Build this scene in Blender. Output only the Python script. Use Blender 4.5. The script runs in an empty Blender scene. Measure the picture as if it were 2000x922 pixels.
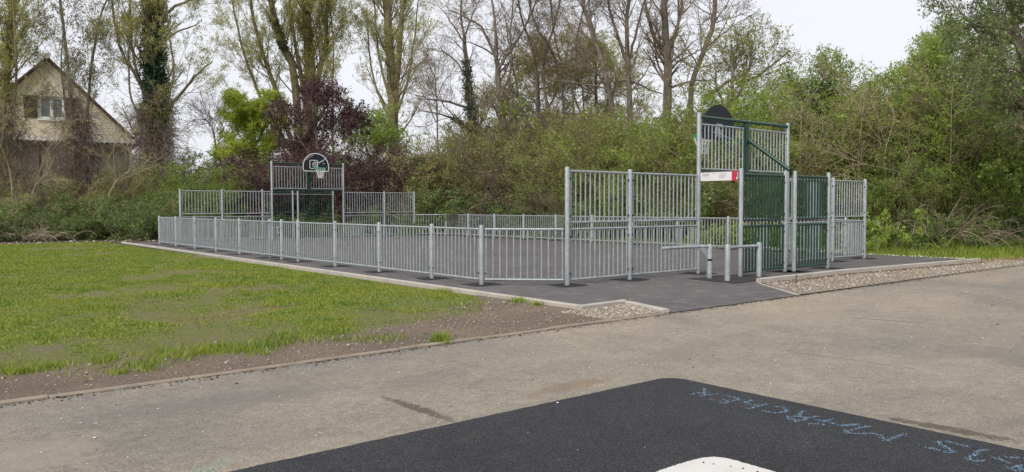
import bpy, math, random
import numpy as np
from mathutils import Vector, Matrix
rad = math.radians
scene = bpy.context.scene
C = scene.collection

# ------------------------------------------------------------------ camera
EYE = 1.4
FPX = 1540.0
cam = bpy.data.objects.new('camera', bpy.data.cameras.new('camera'))
C.objects.link(cam)
cam.data.sensor_width = 36.0
cam.data.lens = 36.0 * FPX / 2000.0
cam.data.clip_start = 0.05
cam.data.clip_end = 2000.0
cam.matrix_world = (Matrix.Translation((0, 0, EYE)) @ Matrix.Rotation(rad(90 - 2.2), 4, 'X')
                    @ Matrix.Rotation(rad(-0.12), 4, 'Z'))
scene.camera = cam

# ------------------------------------------------------------------ sky and sun (bright overcast)
SUN_EL, SUN_AZ = rad(42), rad(212)        # azimuth from +Y towards +X
w = bpy.data.worlds.new('World'); scene.world = w; w.use_nodes = True
nt = w.node_tree; nt.nodes.clear()
N = nt.nodes.new
out = N('ShaderNodeOutputWorld'); bg = N('ShaderNodeBackground')
sky = N('ShaderNodeTexSky'); sky.sky_type = 'NISHITA'; sky.sun_disc = False
sky.sun_elevation = SUN_EL; sky.sun_rotation = SUN_AZ
sky.air_density = 1.0; sky.dust_density = 3.0
tc = N('ShaderNodeTexCoord'); mp = N('ShaderNodeMapping'); mp.inputs['Scale'].default_value = (1.0, 1.0, 3.0)
nz = N('ShaderNodeTexNoise'); nz.inputs['Scale'].default_value = 1.6; nz.inputs['Detail'].default_value = 5
nz.inputs['Roughness'].default_value = 0.5
cr = N('ShaderNodeValToRGB')
cr.color_ramp.elements[0].position = 0.3; cr.color_ramp.elements[0].color = (5.4, 5.5, 5.85, 1)
cr.color_ramp.elements[1].position = 0.7; cr.color_ramp.elements[1].color = (6.15, 6.2, 6.5, 1)
mx = N('ShaderNodeMix'); mx.data_type = 'RGBA'; mx.inputs['Factor'].default_value = 0.9
L = nt.links.new
L(tc.outputs['Generated'], mp.inputs['Vector']); L(mp.outputs['Vector'], nz.inputs['Vector'])
L(nz.outputs['Fac'], cr.inputs['Fac'])
L(sky.outputs['Color'], mx.inputs['A']); L(cr.outputs['Color'], mx.inputs['B'])
L(mx.outputs['Result'], bg.inputs['Color']); bg.inputs['Strength'].default_value = 0.1
L(bg.outputs['Background'], out.inputs['Surface'])

sl = bpy.data.lights.new('sun', 'SUN'); sl.energy = 1.5; sl.angle = rad(24); sl.color = (1.0, 0.95, 0.87)
sun = bpy.data.objects.new('sun', sl); C.objects.link(sun)
sd = Vector((math.sin(SUN_AZ) * math.cos(SUN_EL), math.cos(SUN_AZ) * math.cos(SUN_EL), math.sin(SUN_EL)))
sun.rotation_euler = sd.to_track_quat('Z', 'Y').to_euler()

vs = scene.view_settings
vs.view_transform = 'Standard'; vs.look = 'None'; vs.exposure = 0.68; vs.gamma = 1.0
scene.cycles.max_bounces = 6; scene.cycles.diffuse_bounces = 4; scene.cycles.transmission_bounces = 3
scene.cycles.use_denoising = True

# ------------------------------------------------------------------ frames
CT = math.atan2(.6357, .772)              # the court is turned against the camera
D2 = np.array([math.cos(CT), math.sin(CT)]); D1 = np.array([-math.sin(CT), math.cos(CT)])
P0 = np.array([.957, 13.65])
def W(u, v, z=0.0):
    p = P0 + u * D2 + v * D1
    return (float(p[0]), float(p[1]), z)
def UV(x, y):
    q = np.array([x, y]) - P0
    return float(q @ D2), float(q @ D1)
def at(px, py, Y):                        # point of the photograph at distance Y
    return np.array([(px - 1000) / FPX * Y, Y, EYE + (401.5 - py - (px - 1000) * .0021) / FPX * Y])

# ------------------------------------------------------------------ material helpers
class NT:
    def __init__(s, name):
        s.m = bpy.data.materials.new(name); s.m.use_nodes = True
        s.t = s.m.node_tree; s.b = s.t.nodes['Principled BSDF']; s.o = s.t.nodes['Material Output']
    def n(s, kind, **kw):
        x = s.t.nodes.new(kind)
        for k, v in kw.items(): setattr(x, k, v)
        return x
    def l(s, a, b): s.t.links.new(a, b)
    def coord(s, which='Object'):
        return s.n('ShaderNodeTexCoord').outputs[which]
    def pos(s):
        return s.n('ShaderNodeNewGeometry').outputs['Position']
    def noise(s, vec, scale, detail=4, rough=.55, dist=0):
        x = s.n('ShaderNodeTexNoise'); x.inputs['Scale'].default_value = scale
        x.inputs['Detail'].default_value = detail; x.inputs['Roughness'].default_value = rough
        x.inputs['Distortion'].default_value = dist
        s.l(vec, x.inputs['Vector']); return x.outputs['Fac']
    def voro(s, vec, scale, out='Color'):
        x = s.n('ShaderNodeTexVoronoi'); x.inputs['Scale'].default_value = scale
        s.l(vec, x.inputs['Vector'])
        if out == 'Color':
            q = s.n('ShaderNodeRGBToBW'); s.l(x.outputs[out], q.inputs[0]); return q.outputs[0]
        return x.outputs[out]
    def ramp(s, fac, stops, mode='LINEAR'):
        x = s.n('ShaderNodeValToRGB'); r = x.color_ramp; r.interpolation = mode
        while len(r.elements) < len(stops): r.elements.new(.5)
        for e, (p, c) in zip(r.elements, stops):
            e.position = p; e.color = (*c, 1) if len(c) == 3 else c
        s.l(fac, x.inputs['Fac']); return x.outputs['Color']
    def mix(s, fac, a, b, blend='MIX'):
        x = s.n('ShaderNodeMix'); x.data_type = 'RGBA'; x.blend_type = blend
        for sock, v in ((x.inputs['Factor'], fac), (x.inputs['A'], a), (x.inputs['B'], b)):
            if isinstance(v, (int, float)): sock.default_value = v
            elif isinstance(v, tuple): sock.default_value = (*v, 1)
            else: s.l(v, sock)
        return x.outputs['Result']
    def math(s, op, a, b=0.0):
        x = s.n('ShaderNodeMath'); x.operation = op
        for sock, v in ((x.inputs[0], a), (x.inputs[1], b)):
            if isinstance(v, (int, float)): sock.default_value = v
            else: s.l(v, sock)
        return x.outputs[0]
    def bump(s, h, strength=.3, dist=.02):
        x = s.n('ShaderNodeBump'); x.inputs['Strength'].default_value = strength
        x.inputs['Distance'].default_value = dist
        s.l(h, x.inputs['Height']); s.l(x.outputs['Normal'], s.b.inputs['Normal'])
    def col(s, c):
        if isinstance(c, tuple): s.b.inputs['Base Color'].default_value = (*c, 1)
        else: s.l(c, s.b.inputs['Base Color'])
    def set(s, **kw):
        for k, v in kw.items(): s.b.inputs[k].default_value = v
        return s
    def blot(s, vec, u, v, ang, hl, hw, nfac, sharp=.35):
        """mask (1 inside) of a ragged oblong mark lying at (u,v) on the ground sheet"""
        m = s.n('ShaderNodeMapping'); m.vector_type = 'TEXTURE'
        m.inputs['Location'].default_value = (u, v, 0); m.inputs['Rotation'].default_value = (0, 0, ang)
        m.inputs['Scale'].default_value = (hl, hw, 1)
        s.l(vec, m.inputs['Vector'])
        sp = s.n('ShaderNodeSeparateXYZ'); s.l(m.outputs['Vector'], sp.inputs[0])
        r2 = s.math('ADD', s.math('MULTIPLY', sp.outputs[0], sp.outputs[0]), s.math('MULTIPLY', sp.outputs[1], sp.outputs[1]))
        q = s.math('ADD', r2, s.math('MULTIPLY', s.math('SUBTRACT', nfac, .5), 2.6))
        return s.ramp(q, [(0.25, (1, 1, 1)), (0.25 + sharp, (0, 0, 0))])

def mat_galv():
    k = NT('galvanised_steel'); v = k.pos()
    mp_ = k.n('ShaderNodeMapping'); mp_.inputs['Scale'].default_value = (1, 1, .35); k.l(v, mp_.inputs['Vector'])
    n1 = k.noise(mp_.outputs['Vector'], 11, 6, .7); n2 = k.voro(v, 38)
    c = k.ramp(n1, [(.3, (.28, .315, .33)), (.7, (.44, .475, .485))])
    c = k.mix(.15, c, n2, 'OVERLAY'); k.col(c)
    k.l(k.ramp(n1, [(.3, (.38,) * 3), (.7, (.55,) * 3)]), k.b.inputs['Roughness'])
    k.set(Metallic=.35); return k.m
def mat_green():
    k = NT('dark_green_paint'); v = k.coord('Object')
    k.col(k.ramp(k.noise(v, 6), [(.3, (.006, .038, .025)), (.7, (.010, .056, .036))]))
    k.set(Roughness=.38); return k.m
def plain(name, c, rough=.6, metal=0.0, var=.15, scale=12):
    k = NT(name); n = k.noise(k.coord('Object'), scale)
    k.col(k.ramp(n, [(.3, tuple(x * (1 - var) for x in c)), (.7, tuple(min(1, x * (1 + var)) for x in c))]))
    k.set(Roughness=rough, Metallic=metal); return k.m
def mat_leaf(name, cols, trans=.3, rough=.55, patch=.35):
    k = NT(name); g = k.n('ShaderNodeNewGeometry'); r = g.outputs['Random Per Island']
    st = [(i / (len(cols) - 1), c) for i, c in enumerate(cols)]
    c = k.ramp(r, st)
    n = k.noise(g.outputs['Position'], 1.1, 3)
    c = k.mix(patch, c, k.ramp(n, [(.35, cols[0]), (.65, cols[-1])]))
    k.col(c); k.set(Roughness=rough)
    tr = k.n('ShaderNodeBsdfTranslucent'); k.l(c, tr.inputs['Color'])
    ms = k.n('ShaderNodeMixShader'); ms.inputs[0].default_value = trans
    k.l(k.b.outputs[0], ms.inputs[1]); k.l(tr.outputs[0], ms.inputs[2]); k.l(ms.outputs[0], k.o.inputs['Surface'])
    return k.m
def mat_bark(name, a, b, scale=7):
    k = NT(name); v = k.pos()
    m = k.n('ShaderNodeMapping'); m.inputs['Scale'].default_value = (1, 1, .3); k.l(v, m.inputs['Vector'])
    n = k.noise(m.outputs['Vector'], scale, 6, .65)
    k.col(k.ramp(n, [(.32, a), (.68, b)])); k.set(Roughness=.9); k.bump(n, .6, .03); return k.m

M = {}
M['galv'] = mat_galv(); M['green'] = mat_green()
M['bolt'] = plain('black_bolt', (.012, .012, .014), .4)
M['black'] = plain('black_board', (.008, .010, .015), .55)
M['white'] = plain('white_marking', (.78, .79, .80), .5, var=.05)
M['ring'] = plain('green_ring_paint', (.02, .28, .10), .4)
M['net'] = plain('white_net_cord', (.75, .76, .76), .8, var=.06)
M['signw'] = plain('white_sign_face', (.72, .70, .70), .45, var=.03)
M['signr'] = plain('red_sign_end', (.50, .025, .05), .45, var=.1)
M['ink'] = plain('grey_print', (.25, .25, .26), .7)
M['concrete'] = None
M['band'] = plain('black_band', (.01, .01, .011), .5)

# ------------------------------------------------------------------ mesh helpers
def mesh_q(name, verts, quads, mats, midx=None, smooth=False):
    me = bpy.data.meshes.new(name)
    verts = np.asarray(verts, np.float32); quads = np.asarray(quads, np.int32)
    s = quads.shape[1]
    me.vertices.add(len(verts)); me.vertices.foreach_set('co', verts.ravel())
    me.loops.add(quads.size); me.loops.foreach_set('vertex_index', quads.ravel())
    me.polygons.add(len(quads)); me.polygons.foreach_set('loop_start', np.arange(0, quads.size, s, dtype=np.int32))
    for m in mats: me.materials.append(m)
    if midx is not None: me.polygons.foreach_set('material_index', np.asarray(midx, np.int32))
    if smooth: me.polygons.foreach_set('use_smooth', np.ones(len(quads), bool))
    me.update(calc_edges=True); return me
class MB:
    """collects polygons of any size for one mesh"""
    def __init__(s): s.v = []; s.f = []; s.mi = []
    def add(s, vs_, fs, mi=0):
        o = len(s.v); s.v += [tuple(map(float, p)) for p in vs_]
        for f in fs: s.f.append(tuple(i + o for i in f)); s.mi.append(mi)
        return s
    def box(s, a, b, mi=0):
        (x0, y0, z0), (x1, y1, z1) = a, b
        return s.add([(x0, y0, z0), (x1, y0, z0), (x1, y1, z0), (x0, y1, z0), (x0, y0, z1), (x1, y0, z1), (x1, y1, z1), (x0, y1, z1)],
                     [(0, 3, 2, 1), (4, 5, 6, 7), (0, 1, 5, 4), (1, 2, 6, 5), (2, 3, 7, 6), (3, 0, 4, 7)], mi)
    def tube(s, pts, r, n=10, mi=0, cap=True):
        pts = [Vector(p) for p in pts]; K = len(pts); rr = r if hasattr(r, '__len__') else [r] * K
        rings = []; vs_ = []
        prev = None
        for i, p in enumerate(pts):
            t = (pts[min(i + 1, K - 1)] - pts[max(i - 1, 0)]).normalized()
            if prev is None:
                a = t.orthogonal().normalized()
            else:
                a = (prev - t * prev.dot(t)).normalized()
            prev = a; b = t.cross(a)
            for j in range(n):
                q = 2 * math.pi * j / n
                vs_.append(p + (a * math.cos(q) + b * math.sin(q)) * rr[i])
        fs = []
        for i in range(K - 1):
            for j in range(n):
                fs.append((i * n + j, i * n + (j + 1) % n, (i + 1) * n + (j + 1) % n, (i + 1) * n + j))
        if cap:
            fs.append(tuple(range(n))[::-1]); fs.append(tuple((K - 1) * n + j for j in range(n)))
        return s.add(vs_, fs, mi)
    def prism(s, outline, z0, z1, mi=0):
        n = len(outline)
        vs_ = [(x, y, z0) for x, y in outline] + [(x, y, z1) for x, y in outline]
        fs = [tuple(range(n))[::-1], tuple(range(n, 2 * n))] + [(i, (i + 1) % n, n + (i + 1) % n, n + i) for i in range(n)]
        return s.add(vs_, fs, mi)
    def mesh(s, name, mats, smooth=False):
        me = bpy.data.meshes.new(name); me.from_pydata(s.v, [], s.f)
        for m in (mats if isinstance(mats, (list, tuple)) else [mats]): me.materials.append(m)
        me.polygons.foreach_set('material_index', np.array(s.mi, np.int32))
        if smooth:
            try:
                me.polygons.foreach_set('use_smooth', np.ones(len(s.f), bool)); me.set_sharp_from_angle(angle=rad(40))
            except Exception: pass
        me.update(); return me
def ob(name, me, parent=None, loc=(0, 0, 0), rz=0.0):
    o = bpy.data.objects.new(name, me); C.objects.link(o)
    o.location = loc; o.rotation_euler = (0, 0, rz)
    if parent is not None: o.parent = parent
    return o
def tag(o, label, cat, group=None, kind=None):
    if label: o['label'] = label
    if cat: o['category'] = cat
    if group: o['group'] = group
    if kind: o['kind'] = kind
    return o
def structure(name, me, loc=(0, 0, 0), rz=0.0):
    o = ob(name, me, None, loc, rz); o['kind'] = 'structure'; return o
ORG = W(0, 0)

# ------------------------------------------------------------------ ground materials (object space of the sheets = court frame u,v)
def mat_ground():
    k = NT('soil_and_turf'); v = k.coord('Object')
    a = k.noise(v, .35, 5, .6); b = k.noise(v, 9, 6, .7)
    c = k.mix(k.ramp(a, [(.4, (0, 0, 0)), (.6, (1, 1, 1))]), (.050, .062, .018), (.085, .070, .040))
    c = k.mix(.5, c, k.ramp(b, [(.3, (.30, .30, .28)), (.7, (.75, .74, .70))]), 'OVERLAY')
    k.col(c); k.set(Roughness=.95); k.bump(b, .8, .05); return k.m
def mat_lawn():
    k = NT('lawn_soil_and_moss'); v = k.coord('Object')
    a = k.noise(v, .55, 5, .62, .4); b = k.noise(v, 6, 6, .7); d = k.noise(v, 45, 4, .7)
    e = k.noise(v, 22, 5, .75)
    g = k.ramp(e, [(.3, (.060, .075, .016)), (.45, (.125, .145, .030)), (.6, (.20, .185, .055)), (.75, (.34, .26, .13))])
    dirt = k.ramp(d, [(.3, (.095, .066, .042)), (.55, (.21, .155, .10)), (.75, (.36, .29, .21))])
    f = k.math('ADD', a, k.math('MULTIPLY', k.math('SUBTRACT', b, .5), .9))
    c = k.mix(k.ramp(f, [(.54, (0, 0, 0)), (.68, (1, 1, 1))]), g, dirt)
    k.col(c); k.set(Roughness=.95); k.bump(k.math('ADD', b, d), .8, .04); return k.m
def mat_dirt():
    k = NT('stony_dirt'); v = k.coord('Object')
    a = k.noise(v, 1.2, 5, .6); d = k.noise(v, 38, 5, .75); vc = k.voro(v, 60)
    c = k.mix(k.ramp(a, [(.35, (0, 0, 0)), (.65, (1, 1, 1))]), k.ramp(d, [(.3, (.085, .062, .045)), (.75, (.24, .185, .135))]),
              k.ramp(d, [(.3, (.13, .095, .063)), (.75, (.33, .25, .175))]))
    c = k.mix(.22, c, vc, 'OVERLAY')
    k.col(c); k.set(Roughness=.95); k.bump(d, .9, .03); return k.m
def mat_path():
    k = NT('worn_beige_asphalt'); v = k.coord('Object')
    a = k.noise(v, .22, 5, .6, .6); b = k.noise(v, 1.7, 6, .65); d = k.noise(v, 70, 5, .8); s_ = k.voro(v, 95)
    e = k.noise(v, 14, 5, .7)
    c = k.ramp(a, [(.32, (.200, .180, .155)), (.5, (.275, .237, .188)), (.68, (.338, .278, .206))])
    c = k.mix(.55, c, k.ramp(b, [(.3, (.40, .40, .40)), (.7, (.60, .595, .58))]), 'OVERLAY')
    c = k.mix(.68, c, k.ramp(d, [(.3, (.18,) * 3), (.7, (.85,) * 3)]), 'OVERLAY')
    c = k.mix(.28, c, s_, 'OVERLAY')
    c = k.mix(.5, c, k.ramp(e, [(.3, (.30,) * 3), (.7, (.66,) * 3)]), 'OVERLAY')
    f_ = k.noise(v, 4.5, 6, .75)
    c = k.mix(.45, c, k.ramp(f_, [(.3, (.36,) * 3), (.7, (.62,) * 3)]), 'OVERLAY')
    n = k.noise(v, 5, 5, .7); n2 = k.noise(v, 16, 5, .75)
    for (u0, v0, ang, hl, hw, colr, amt) in [
            (-6.50, -5.38, rad(91), .62, .075, (.085, .068, .050), .85),      # old joint running to the rubber pad
            (-4.24, -7.90, rad(-85), .55, .10, (.075, .056, .040), .8),     # damp streak beside the pad
            (0.12, -5.60, rad(-78), .85, .035, (.060, .052, .046), .85),      # crack filled with dirt
            (-5.2, -5.55, rad(5), .75, .16, (.19, .125, .065), .45),
            (-3.4, -5.2, rad(20), 1.1, .35, (.20, .175, .14), .5),
            (3.2, -5.6, rad(40), 1.6, .5, (.17, .15, .125), .5),
            (-7.4, -4.3, rad(-10), 1.3, .35, (.16, .148, .135), .5),
            (1.4, -4.4, rad(12), 1.5, .22, (.33, .27, .20), .5),
            (6.2, -5.0, rad(10), 2.6, .5, (.18, .165, .15), .55),
            (-9.0, -5.0, rad(25), 1.2, .5, (.33, .285, .22), .45), (-1.2, -4.6, rad(8), 2.2, .25, (.32, .27, .20), .4), (-1.5, -7.6, rad(60), 1.6, .5, (.175, .155, .13), .45),
            (-5.9, -4.6, rad(15), .9, .25, (.16, .14, .12), .4), (1.5, -7.0, rad(-30), 1.8, .3, (.33, .28, .22), .4), (-2.6, -6.3, rad(95), 1.1, .04, (.12, .10, .085), .5)]:
        msk = k.blot(v, u0, v0, ang, hl, hw, n2 if hw < .15 else n)
        c = k.mix(k.math('MULTIPLY', msk, amt), c, colr)
    k.col(c); k.set(Roughness=.9); k.bump(k.math('ADD', d, e), .55, .012); return k.m
def mat_court():
    k = NT('new_dark_asphalt'); v = k.coord('Object')
    a = k.noise(v, .5, 5, .65, .5); d = k.noise(v, 85, 5, .8); s_ = k.voro(v, 70); st = k.noise(v, 3.1, 6, .7)
    c = k.ramp(a, [(.3, (.078, .070, .072)), (.7, (.118, .106, .105))])
    c = k.mix(.6, c, k.ramp(d, [(.25, (.22,) * 3), (.75, (.78,) * 3)]), 'OVERLAY')
    c = k.mix(.25, c, s_, 'OVERLAY')
    c = k.mix(k.ramp(st, [(.52, (0, 0, 0)), (.70, (.8, .8, .8))]), c, (.225, .205, .19))
    sp = k.noise(v, 120, 2, .5)
    c = k.mix(k.ramp(sp, [(.62, (0, 0, 0)), (.70, (.8, .8, .8))]), c, (.46, .42, .37))
    k.col(c); k.set(Roughness=.82); k.bump(d, .5, .010); return k.m
def mat_rubber():
    k = NT('black_rubber_granules'); v = k.coord('Object')
    g = k.voro(v, 210); d = k.noise(v, 130, 3, .8); a = k.noise(v, 1.3, 5, .6)
    c = k.ramp(g, [(.15, (.004, .0043, .0055)), (.5, (.011, .012, .0155)), (.7, (.032, .034, .042)), (.88, (.11, .115, .125))])
    c = k.mix(.6, c, k.ramp(a, [(.35, (.36, .36, .36)), (.65, (.66, .64, .60))]), 'OVERLAY')
    du = k.noise(v, 3.3, 6, .75, .8)
    c = k.mix(k.ramp(du, [(.54, (0, 0, 0)), (.74, (.34, .34, .34))]), c, (.085, .078, .068))
    k.col(c); k.set(Roughness=.8); k.bump(k.voro(v, 210, 'Distance'), .9, .006); return k.m
def mat_concrete(name, a, b):
    k = NT(name); v = k.pos(); n = k.noise(v, 2.2, 6, .7); d = k.noise(v, 60, 4, .8)
    c = k.ramp(n, [(.3, a), (.7, b)]); c = k.mix(.35, c, k.ramp(d, [(.3, (.3,) * 3), (.7, (.7,) * 3)]), 'OVERLAY')
    k.col(c); k.set(Roughness=.88); k.bump(d, .4, .006); return k.m
M['ground'] = mat_ground(); M['lawn'] = mat_lawn(); M['dirt'] = mat_dirt(); M['path'] = mat_path()
M['court'] = mat_court(); M['rubber'] = mat_rubber()
M['kerb'] = mat_concrete('pale_kerb_concrete', (.36, .325, .28), (.50, .46, .40))
M['oldkerb'] = mat_concrete('old_kerb_concrete', (.20, .165, .125), (.36, .30, .235))
M['slabwhite'] = mat_concrete('white_slab', (.56, .53, .50), (.66, .64, .61))
M['patch'] = plain('fresh_black_asphalt', (.013, .0125, .013), .9, var=.5, scale=60)
M['mulch'] = plain('dark_rubber_mulch', (.032, .026, .024), .9, var=.7, scale=70)
def mat_gravel():
    k = NT('gravel_fines'); v = k.coord('Object')
    d = k.noise(v, 30, 5, .8); c = k.voro(v, 48); a = k.noise(v, 1.5, 4)
    q = k.ramp(d, [(.28, (.13, .10, .075)), (.55, (.30, .25, .195)), (.78, (.46, .40, .33))])
    q = k.mix(.3, q, c, 'OVERLAY'); q = k.mix(.4, q, k.ramp(a, [(.3, (.35, .34, .33)), (.7, (.6, .6, .6))]), 'OVERLAY')
    k.col(q); k.set(Roughness=.95); k.bump(d, 1, .03); return k.m
M['gravel'] = mat_gravel()
def mat_stone():
    k = NT('pebbles'); g = k.n('ShaderNodeNewGeometry')
    k.col(k.ramp(g.outputs['Random Per Island'], [(0, (.12, .09, .068)), (.4, (.22, .175, .13)), (.8, (.33, .275, .215)), (1, (.52, .48, .42))]))
    k.set(Roughness=.85); return k.m
M['stone'] = mat_stone()
M['stone_pale'] = mat_leaf('pale_gravel_stones', [(.22, .18, .135), (.38, .32, .25), (.60, .55, .47)], 0.0, .85, .0)

# ------------------------------------------------------------------ ground sheets
def sheet(name, poly, z, mat):
    b = MB(); b.add([(u, v, 0) for u, v in poly], [tuple(range(len(poly)))])
    return structure(name, b.mesh(name, mat), (ORG[0], ORG[1], z), CT)
b = MB(); b.add([(-900, -900, 0), (900, -900, 0), (900, 900, 0), (-900, 900, 0)], [(0, 1, 2, 3)])
structure('ground', b.mesh('ground', M['ground']), (ORG[0], ORG[1], -.06), CT)

def grid_sheet(name, u0, u1, v0, v1, step, z, mat, amp, seed, edge):
    """gently uneven sheet, flat where edge(u,v) says 0"""
    rg = np.random.default_rng(seed)
    nu, nv = int((u1 - u0) / step) + 1, int((v1 - v0) / step) + 1
    uu, vv = np.meshgrid(np.linspace(u0, u1, nu), np.linspace(v0, v1, nv), indexing='ij')
    h = np.zeros_like(uu)
    for i in range(9):
        a = rg.uniform(0, 2 * math.pi); f = rg.uniform(.3, 2.2); ph = rg.uniform(0, 6.28)
        h += np.sin((uu * math.cos(a) + vv * math.sin(a)) * f + ph) / (1 + f)
    h = (h / 2.0 * amp) * edge(uu, vv)
    V = np.stack([uu, vv, h], -1).reshape(-1, 3)
    i, j = np.meshgrid(np.arange(nu - 1), np.arange(nv - 1), indexing='ij'); i = i.ravel(); j = j.ravel()
    Q = np.stack([i * nv + j, (i + 1) * nv + j, (i + 1) * nv + j + 1, i * nv + j + 1], -1)
    structure(name, mesh_q(name, V, Q, [mat], smooth=True), (ORG[0], ORG[1], z), CT)
    return lambda u, v: float(h[min(max(int((u - u0) / step), 0), nu - 1), min(max(int((v - v0) / step), 0), nv - 1)]) + z
def sm(x, a, b_):
    t = np.clip((x - a) / (b_ - a), 0, 1); return t * t * (3 - 2 * t)
lawn_h = grid_sheet('lawn', -34, -2.12, -2.2, 24, .4, .012, M['lawn'], .035, 5,
                    lambda u, v: sm(-u, 2.12, 3.2) * sm(v, -2.2, -1.2))
sheet('dirt_verge', [(-34, -3.36), (-1.42, -3.36), (-1.2, -2.42), (-2.12, -2.44), (-2.12, -.2), (-3.2, -1.8), (-5.0, -2.15), (-34, -2.18)], .022, M['dirt'])
sheet('path', [(-60, -3.40), (-1.3, -3.40), (1.7, -3.41), (10.3, -3.35), (40, -1.5), (40, -40), (-60, -40)], .008, M['path'])
sheet('court_surface', [(-2.0, 22.6), (-2.0, -2.40), (-1.18, -2.36), (-1.40, -3.41), (1.66, -3.41), (2.86, -1.86), (5.9, -1.86), (11.5, -2.3), (12.2, -1.6), (12.7, 22.6)], .018, M['court'])
sheet('gravel_strip', [(2.98, -1.92), (5.9, -1.92), (11.55, -2.4), (14.5, -3.1), (10.3, -3.36), (1.72, -3.36)], .014, M['gravel'])
sheet('gravel_corner', [(-2.1, -2.47), (-1.2, -2.45), (-1.45, -3.36), (-2.6, -3.36)], .026, M['gravel'])

# kerbs, stone by stone
def kerb_run(root, pts, wid, z0, z1, mat, step=1.0, jit=0.0, seed=0, closed_gap=.008):
    rg = random.Random(seed)
    for (ua, va), (ub, vb) in zip(pts[:-1], pts[1:]):
        L_ = math.hypot(ub - ua, vb - va); n = max(1, round(L_ / step)); a = math.atan2(vb - va, ub - ua)
        for i in range(n):
            l = L_ / n - closed_gap; r = .012
            b = MB()
            prof = [(-wid / 2, z0), (wid / 2, z0), (wid / 2, z1 - r), (wid / 2 - r, z1), (-wid / 2 + r, z1), (-wid / 2, z1 - r)]
            vs_ = [(x, y, z) for x in (0, l) for (y, z) in prof]
            m_ = len(prof)
            fs = [tuple(range(m_))[::-1], tuple(range(m_, 2 * m_))] + [(q, (q + 1) % m_, m_ + (q + 1) % m_, m_ + q) for q in range(m_)]
            b.add(vs_, fs)
            t = i * L_ / n + closed_gap / 2
            o = ob('kerb_stone', b.mesh('kerb_stone', mat), root,
                   (ua + math.cos(a) * t + rg.uniform(-jit, jit), va + math.sin(a) * t + rg.uniform(-jit, jit), rg.uniform(-jit, jit) * .6),
                   a + rg.uniform(-jit, jit) * .6)
def kerb_root(name):
    e = bpy.data.objects.new(name, None); C.objects.link(e); e.location = ORG; e.rotation_euler = (0, 0, CT)
    e['kind'] = 'structure'; return e
kr = kerb_root('court_kerb')
kerb_run(kr, [(-1.86, 22.4), (-2.06, -2.42)], .09, -.1, .075, M['kerb'], 1.0, .002, 1)
kerb_run(kr, [(-2.10, -2.44), (-1.16, -2.39)], .09, -.1, .075, M['kerb'], 1.0)
kerb_run(kr, [(-1.15, -2.44), (-1.42, -3.36)], .10, -.1, .060, M['kerb'], 1.0)
kr2 = kerb_root('gravel_kerb')
kerb_run(kr2, [(2.92, -1.88), (5.9, -1.88), (11.55, -2.36)], .10, -.1, .095, M['kerb'], 1.0, .002, 3)
kerb_run(kr2, [(1.68, -3.38), (2.80, -1.98)], .06, -.1, .024, M['kerb'], 1.0)
kr3 = kerb_root('path_edging')
kerb_run(kr3, [(-34, -3.385), (-2.5, -3.385), (-1.5, -3.385)], .055, -.1, .030, M['oldkerb'], 1.0, .006, 4)

# rubber pad with its white slab
rgp = random.Random(11)
def ragged(p, q, step, amp, seed):
    rg = random.Random(seed); L_ = math.dist(p, q); n = max(1, int(L_ / step)); nx, ny = -(q[1] - p[1]) / L_, (q[0] - p[0]) / L_
    return [(p[0] + (q[0] - p[0]) * i / n + nx * rg.uniform(-amp, amp), p[1] + (q[1] - p[1]) * i / n + ny * rg.uniform(-amp, amp)) for i in range(n)]
corner = [(-4.42 - .16 + .16 * math.sin(a), -5.87 - .16 + .16 * math.cos(a)) for a in [rad(q) for q in (5, 20, 35, 50, 65, 80)]]
poly = ragged((-16, -5.87), (-4.58, -5.87), .05, .004, 1) + corner + ragged((-4.42, -6.03), (-4.42, -16), .05, .004, 2) + [(-16, -16)]
b = MB(); b.prism(poly[::-1], -.02, .024)
structure('rubber_pad', b.mesh('rubber_pad', M['rubber']), (ORG[0], ORG[1], 0), CT)
sq = ragged((-7.6, -7.30), (-5.98, -7.30), .013, .005, 3) + [(-5.92, -7.315), (-5.86, -7.345), (-5.83, -7.40)] + ragged((-5.825, -7.42), (-5.825, -9.0), .013, .005, 4) + [(-7.6, -9.0)]
b = MB(); b.prism(sq[::-1], .0, .029)
o = ob('white_slab', b.mesh('white_slab', M['slabwhite']), None, (ORG[0], ORG[1], 0), CT)
tag(o, 'white rough-edged slab let into the black rubber pad', 'slab')
b = MB()
for (u_, v_, r_) in [(-5.99, -7.37, .007), (-5.97, -7.42, .005), (-5.93, -7.50, .004), (-5.91, -7.56, .006), (-5.90, -7.64, .008), (-5.88, -7.78, .006), (-6.1, -7.55, .004)]:
    b.prism([(u_ + r_ * math.cos(q), v_ + r_ * .7 * math.sin(q)) for q in np.linspace(0, 6.28, 7)[:-1]], .027, .033)
ob('rubber_crumbs', b.mesh('rubber_crumbs', M['patch']), o)

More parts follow.
